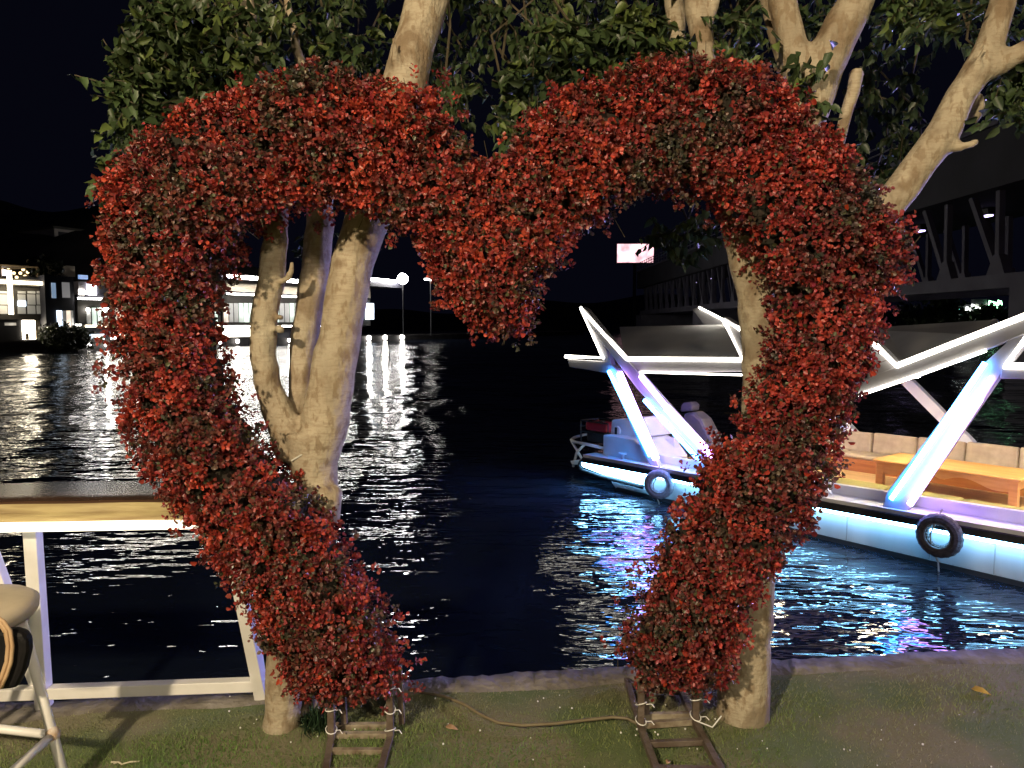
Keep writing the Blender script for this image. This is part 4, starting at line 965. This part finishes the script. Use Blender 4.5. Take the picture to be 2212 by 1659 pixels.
# base frames: ladders lying on the ground, posts rising into the foliage
def rod(name, p, q, w_, m=M_steel): return MB().bar(Vector(p) - Vector(AO), Vector(q) - Vector(AO), w_, w_).build(name, m, arch, bevel=.002)
def gp(x, y, z=.018): return on(x, y, z)
def ring(c, r_, tilt=0):
    o = MB().tube([(r_ * math.cos(t), r_ * math.sin(t) * 1.1, tilt * math.cos(t + 1) * r_) for t in np.linspace(0, 2 * math.pi, 15)[:-1]], .0020, 5, closed=True)
    o.tube([(r_ * .9, -r_ * .4, 0), (r_ * 1.8, -r_ * .8, .006), (r_ * 2.3, -r_ * 1.2, -.004)], .0018, 4).build("cable_tie", M_tie, arch).location = Vector(c) - Vector(AO)
frames = [((1354, 1469), (1384, 1572), (1432, 1700), (1469, 1489), (1502, 1562), (1582, 1710)), ((726, 1492), (716, 1594), (698, 1700), (838, 1486), (843, 1594), (812, 1700))]
for fi, (a0, a1, a2, b0_, b1, b2) in enumerate(frames):
    A0, A1, A2, B0, B1, B2 = gp(*a0), gp(*a1), gp(*a2), gp(*b0_), gp(*b1), gp(*b2)
    rod("base_rail", A0, A1, .024); rod("base_rail", A1 + Vector((0, 0, .001)), A2, .025); rod("base_rail", B0, B1, .024); rod("base_rail", B1 + Vector((0, 0, .001)), B2, .025)
    for t, m in ((.08, M_steel), (.78, M_rung), (.95, M_rung)): rod("rung", mixp(A0, A1, t), mixp(B0, B1, t), .024, m)
    for t in (.30, .72): rod("rung", mixp(A1, A2, t), mixp(B1, B2, t), .022, M_rung if fi else M_steel)
    for Q_ in (A1, B1):
        up_ = Q_ + Vector((0, .01, .27)); rod("support_post", Q_, up_, .026)
        q2 = Q_ + Vector((.035, .07, .02)); rod("support_post", q2, q2 + Vector((-.01, .0, .24)), .022)
        for hh in ((.03, .10) if fi == 0 else (.035, .115, .2)): ring(Q_ + Vector((0, 0, hh)), .021, random.uniform(-.6, .6))
    if fi == 0: MB().tube([B1 + Vector((.0, -.02, .02)), B1 + Vector((.06, -.03, .0)), B1 + Vector((.10, -.01, .035))], .003, 5).build("cable_tie", M_tie, arch, AO)
# little sprig hanging inside the left base
# ------------------------------------------------------------------ tree crowns
def crown(root, regions, seed, nbig=260):
    r = np.random.default_rng(seed); Ps, Ds, Us, Cs, Ls_ = [], [], [], [], []; stems = MB()
    ro = np.array(root.location)
    for poly, ntw, y0, y1, hang, bright in regions:
        poly = [(float(a_), float(b_)) for a_, b_ in poly]; X = [p[0] for p in poly]; Yp = [p[1] for p in poly]; cnt = 0
        while cnt < ntw:
            px, py = r.uniform(min(X), max(X)), r.uniform(min(Yp), max(Yp))
            if not inpoly(np.array([px]), np.array([py]), poly)[0]: continue
            if vnoise(np.array([px * .01]), np.array([py * .01]), 1.6, seed + 5)[0] < -.42 and r.uniform() < .7: cnt += .3; continue
            cnt += 1
            S = np.array(at(px, py, r.uniform(y0, y1))); d = unit(np.array([[r.normal(0, .8), r.normal(-.35, .5), r.normal(-.25, .45)]]))[0]
            nl = r.integers(7, 13); L_ = r.uniform(.12, .26); pts = []
            tint_ = r.uniform(.6, 1.25); yel = r.uniform(0, 1)
            for k_ in range(nl):
                t = k_ / nl; p = S + d * L_ * (t - .5) + np.array([0, 0, -.25 * L_ * t * t]); pts.append(p)
                sd = np.cross(d, [0, 0, 1]); sd /= np.linalg.norm(sd) + 1e-6
                ax = d * .45 + sd * (1 if k_ % 2 else -1) * .6 + np.array([0, -.1, -hang]) + r.normal(0, .32, 3)
                Ps.append(p); Ds.append(ax); Us.append(np.array([0, -.55, .75]) + r.normal(0, .45, 3)); Ls_.append(r.uniform(.030, .064))
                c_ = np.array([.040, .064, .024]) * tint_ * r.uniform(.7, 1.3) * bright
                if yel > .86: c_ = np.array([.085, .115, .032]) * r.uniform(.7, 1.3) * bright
                Cs.append(c_)
            stems.tube([Vector(pts[0]), Vector(pts[nl // 2]), Vector(pts[-1])], .0022, 3, cap=False)
            if r.uniform() < .06 and px > 420: stems.tube([Vector(pts[0]), Vector(pts[0] + np.array([r.normal(0, .08), r.uniform(0, .2), .25])), Vector(pts[0] + np.array([r.normal(0, .12), r.uniform(.1, .3), .5]))], .005, 4, cap=False)
    Ps, Ds, Us, Cs, Ls_ = map(np.array, (Ps, Ds, Us, Cs, Ls_))
    V_, F_ = leaf_arrays(Ps, Ds, Us, Ls_, Ls_ * .66, .22, .25, 1)
    npmesh("crown", V_ - ro, F_, M_green_leaf, root, cols=np.repeat(Cs, 6, 0), kind="stuff")
    stems.build("twigs", M_wire, root, ro, kind="stuff")
    pr_ = []
    for k_ in range(5):
        v_, f2 = leaf_arrays(np.zeros((1, 3)), np.array([[0, 0, 1.]]), np.array([[0, -1., .1]]), np.array([.062]), np.array([.034]), .2, .3, 1)
        pr_.append(npmesh("leaf", v_, f2, M_green_leaf, root, cols=np.repeat(np.array([[(.036, .055, .022), (.048, .068, .025), (.03, .044, .019), (.085, .115, .032), (.04, .058, .025)][k_]]), 6, 0)))
    inview = [i for i in range(len(Ps)) if CY - FPX * ((Ps[i][2] - CAMZ) * PC + Ps[i][1] * PS) / (Ps[i][1] * PC) > 0]
    inview.sort(key=lambda i: Ps[i][1]); inview = [i for i in inview[:nbig * 4] if r.uniform() < .5][:nbig]
    for j, i in enumerate(inview):
        o = pr_[j] if j < 5 else pr_[j % 5].copy()
        if j >= 5: COL.objects.link(o)
        dv = Vector(unit((Ds[i] + r.normal(0, .3, 3) + np.array([0, -.2, 0]))[None])[0])
        o.location = Vector(Ps[i] + r.normal(0, .03, 3) - ro); o.rotation_euler = dv.to_track_quat('Z', 'Y').to_euler(); o.rotation_euler.rotate_axis('Z', r.uniform(-1, 1))
crown(ltree, [
    ([(320, -260), (1080, -260), (1085, 40), (1050, 170), (990, 200), (930, 210), (700, 215), (540, 215), (400, 290), (330, 370), (270, 330), (265, 270), (275, 180), (270, 110), (310, 20)], 640, 3.2, 4.1, .55, 1),
    ([(330, 0), (620, 0), (600, 170), (430, 270), (300, 330), (270, 250), (255, 170), (270, 90)], 190, 3.02, 3.3, .5, 1.1),
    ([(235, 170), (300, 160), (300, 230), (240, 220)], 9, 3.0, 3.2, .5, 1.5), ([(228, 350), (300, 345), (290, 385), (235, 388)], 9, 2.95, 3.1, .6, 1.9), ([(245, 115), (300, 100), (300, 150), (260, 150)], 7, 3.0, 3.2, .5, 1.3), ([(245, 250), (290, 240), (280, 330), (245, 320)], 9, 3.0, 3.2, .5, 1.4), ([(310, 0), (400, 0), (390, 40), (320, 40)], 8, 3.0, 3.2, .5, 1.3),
    ([(640, 470), (720, 470), (715, 560), (660, 580)], 10, 3.3, 3.5, .7, .9), ([(940, 180), (1010, 190), (1000, 260), (960, 250)], 12, 3.0, 3.3, .7, 1.1),
], 41)
crown(rtree, [
    ([(1110, -260), (2400, -260), (2400, 140), (2200, 120), (2050, 90), (1900, 130), (1600, 150), (1250, 190), (1130, 250), (1095, 240), (1110, 120), (1120, 0)], 820, 3.2, 4.2, .55, 1),
    ([(1125, 60), (1420, 20), (1480, 120), (1330, 170), (1200, 210), (1120, 260), (1085, 250), (1090, 170)], 150, 3.02, 3.3, .55, 1.1),
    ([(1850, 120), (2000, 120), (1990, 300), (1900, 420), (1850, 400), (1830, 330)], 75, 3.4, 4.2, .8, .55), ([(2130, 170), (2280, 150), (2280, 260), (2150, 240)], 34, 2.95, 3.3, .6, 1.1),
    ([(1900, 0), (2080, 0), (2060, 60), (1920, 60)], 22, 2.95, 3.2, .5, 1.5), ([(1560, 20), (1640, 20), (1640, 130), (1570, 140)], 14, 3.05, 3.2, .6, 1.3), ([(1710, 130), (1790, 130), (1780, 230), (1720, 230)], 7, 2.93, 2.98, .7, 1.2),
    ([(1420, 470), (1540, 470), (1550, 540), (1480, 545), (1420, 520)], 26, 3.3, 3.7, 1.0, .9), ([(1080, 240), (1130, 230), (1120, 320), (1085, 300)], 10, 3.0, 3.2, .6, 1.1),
], 57)

# ================================================================== litter and hose on the lawn
hp_ = [(884, 1490), (959, 1504), (1004, 1522), (1044, 1547), (1077, 1561), (1128, 1567), (1198, 1563), (1268, 1555), (1322, 1549), (1356, 1552), (1382, 1566)]
HQ = [on(x, y, .014) for x, y in hp_]; hb = HQ[0].copy(); o = empty("garden_hose", (hb.x, hb.y, 0), 0, "thin tan hose curving across the lawn between the two arch bases", "hose")
MB().tube([q_ - Vector((hb.x, hb.y, 0)) for q_ in HQ], .0068, 8).build("hose_line", M_hose, o, smooth=True)
def litter(name, x, y, L_, W_, m, label, cat, rz):
    p = on(x, y, .022); v_, f2 = leaf_arrays(np.array([[0, 0, 0.]]), np.array([[1., 0, .12]]), np.array([[0, -.2, 1.]]), np.array([L_]), np.array([W_]), .25, .15, 1)
    o = npmesh(name, v_, f2, m); s = o.modifiers.new("thickness", 'SOLIDIFY'); s.thickness = .001; o.location = p; o.rotation_euler = (R(8), 0, rz); tag(o, label, cat, "leaves fallen on the lawn")
litter("fallen_leaf", 2097, 1488, .075, .038, M_dry, "yellow dry leaf lying on the bare lawn at the right", "leaf", R(-40))
litter("fallen_leaf", 962, 1570, .055, .026, M_brownleaf, "brown curled leaf lying on the lawn near the left arch base", "leaf", R(-20))
litter("fallen_leaf", 1440, 1650, .03, .02, M_brownleaf, "small brown leaf lying inside the right ladder frame", "leaf", R(60))
p = on(270, 1646, .022); b = MB().tube([(-.05, 0, .0), (-.02, -.006, .003), (.0, -.02, .004), (.02, -.004, .003), (.05, .004, 0)], .003, 5); b.tube([(-.02, -.006, .003), (-.03, -.02, .006)], .002, 4)
o = b.build("twig", M_twig, None); o.location = p; tag(o, "pale crooked twig lying on the grass below the bar table", "twig")
b = MB()
for i in range(60):
    x, y = rng.uniform(450, 2150), rng.uniform(1500, 1659); pp = on(x, y, .014); b.ball(pp, rng.uniform(.002, .0045), 5, 3)
b.build("white_petals", M_tie, None, kind="stuff")["label"] = "tiny pale specks strewn over the lawn"
# grass tuft at the foot of the left tree
p = on(690, 1572, 0); o = empty("grass_tuft", p, 0, "small dark green tuft growing between the left trunk and the arch base", "plant")
leaf_n = 220; r0 = rng.normal(0, .03, (leaf_n, 3)); r0[:, 2] = 0; dd_ = unit(np.c_[rng.normal(0, .4, leaf_n), rng.normal(0, .4, leaf_n), np.ones(leaf_n)])
v_, f2 = leaf_arrays(r0, dd_, rng.normal(0, 1, (leaf_n, 3)), rng.uniform(.04, .10, leaf_n), rng.uniform(.003, .006, leaf_n), .1, .3, 1); npmesh("blades", v_, f2, M_green_leaf, o, cols=np.repeat(np.array([.03, .06, .03]) * rng.uniform(.6, 1.4, (leaf_n, 1)), 6, 0), kind="stuff")
# promenade lamp behind the viewer that lights the lawn
for P_, lab in ((LAMP, "tall promenade street lamp standing on the lawn behind the viewer's left"), (LAMP2, "tall promenade street lamp standing on the lawn behind the viewer's right")):
    o = empty("street_lamp", (P_.x, P_.y, 0), 0, lab, "street lamp", "promenade street lamps")
    MB().tube([(-.5, 0, -.1), (-.5, 0, P_.z + .35)], [.07, .05], 10).tube([(-.5, 0, P_.z + .3), (0, 0, P_.z + .42)], .03, 8).build("pole", M_dark, o)
    MB().tube([(0, 0, P_.z + .34), (0, 0, P_.z + .5)], [.2, .08], 16).build("lamp_shade", M_dark, o)
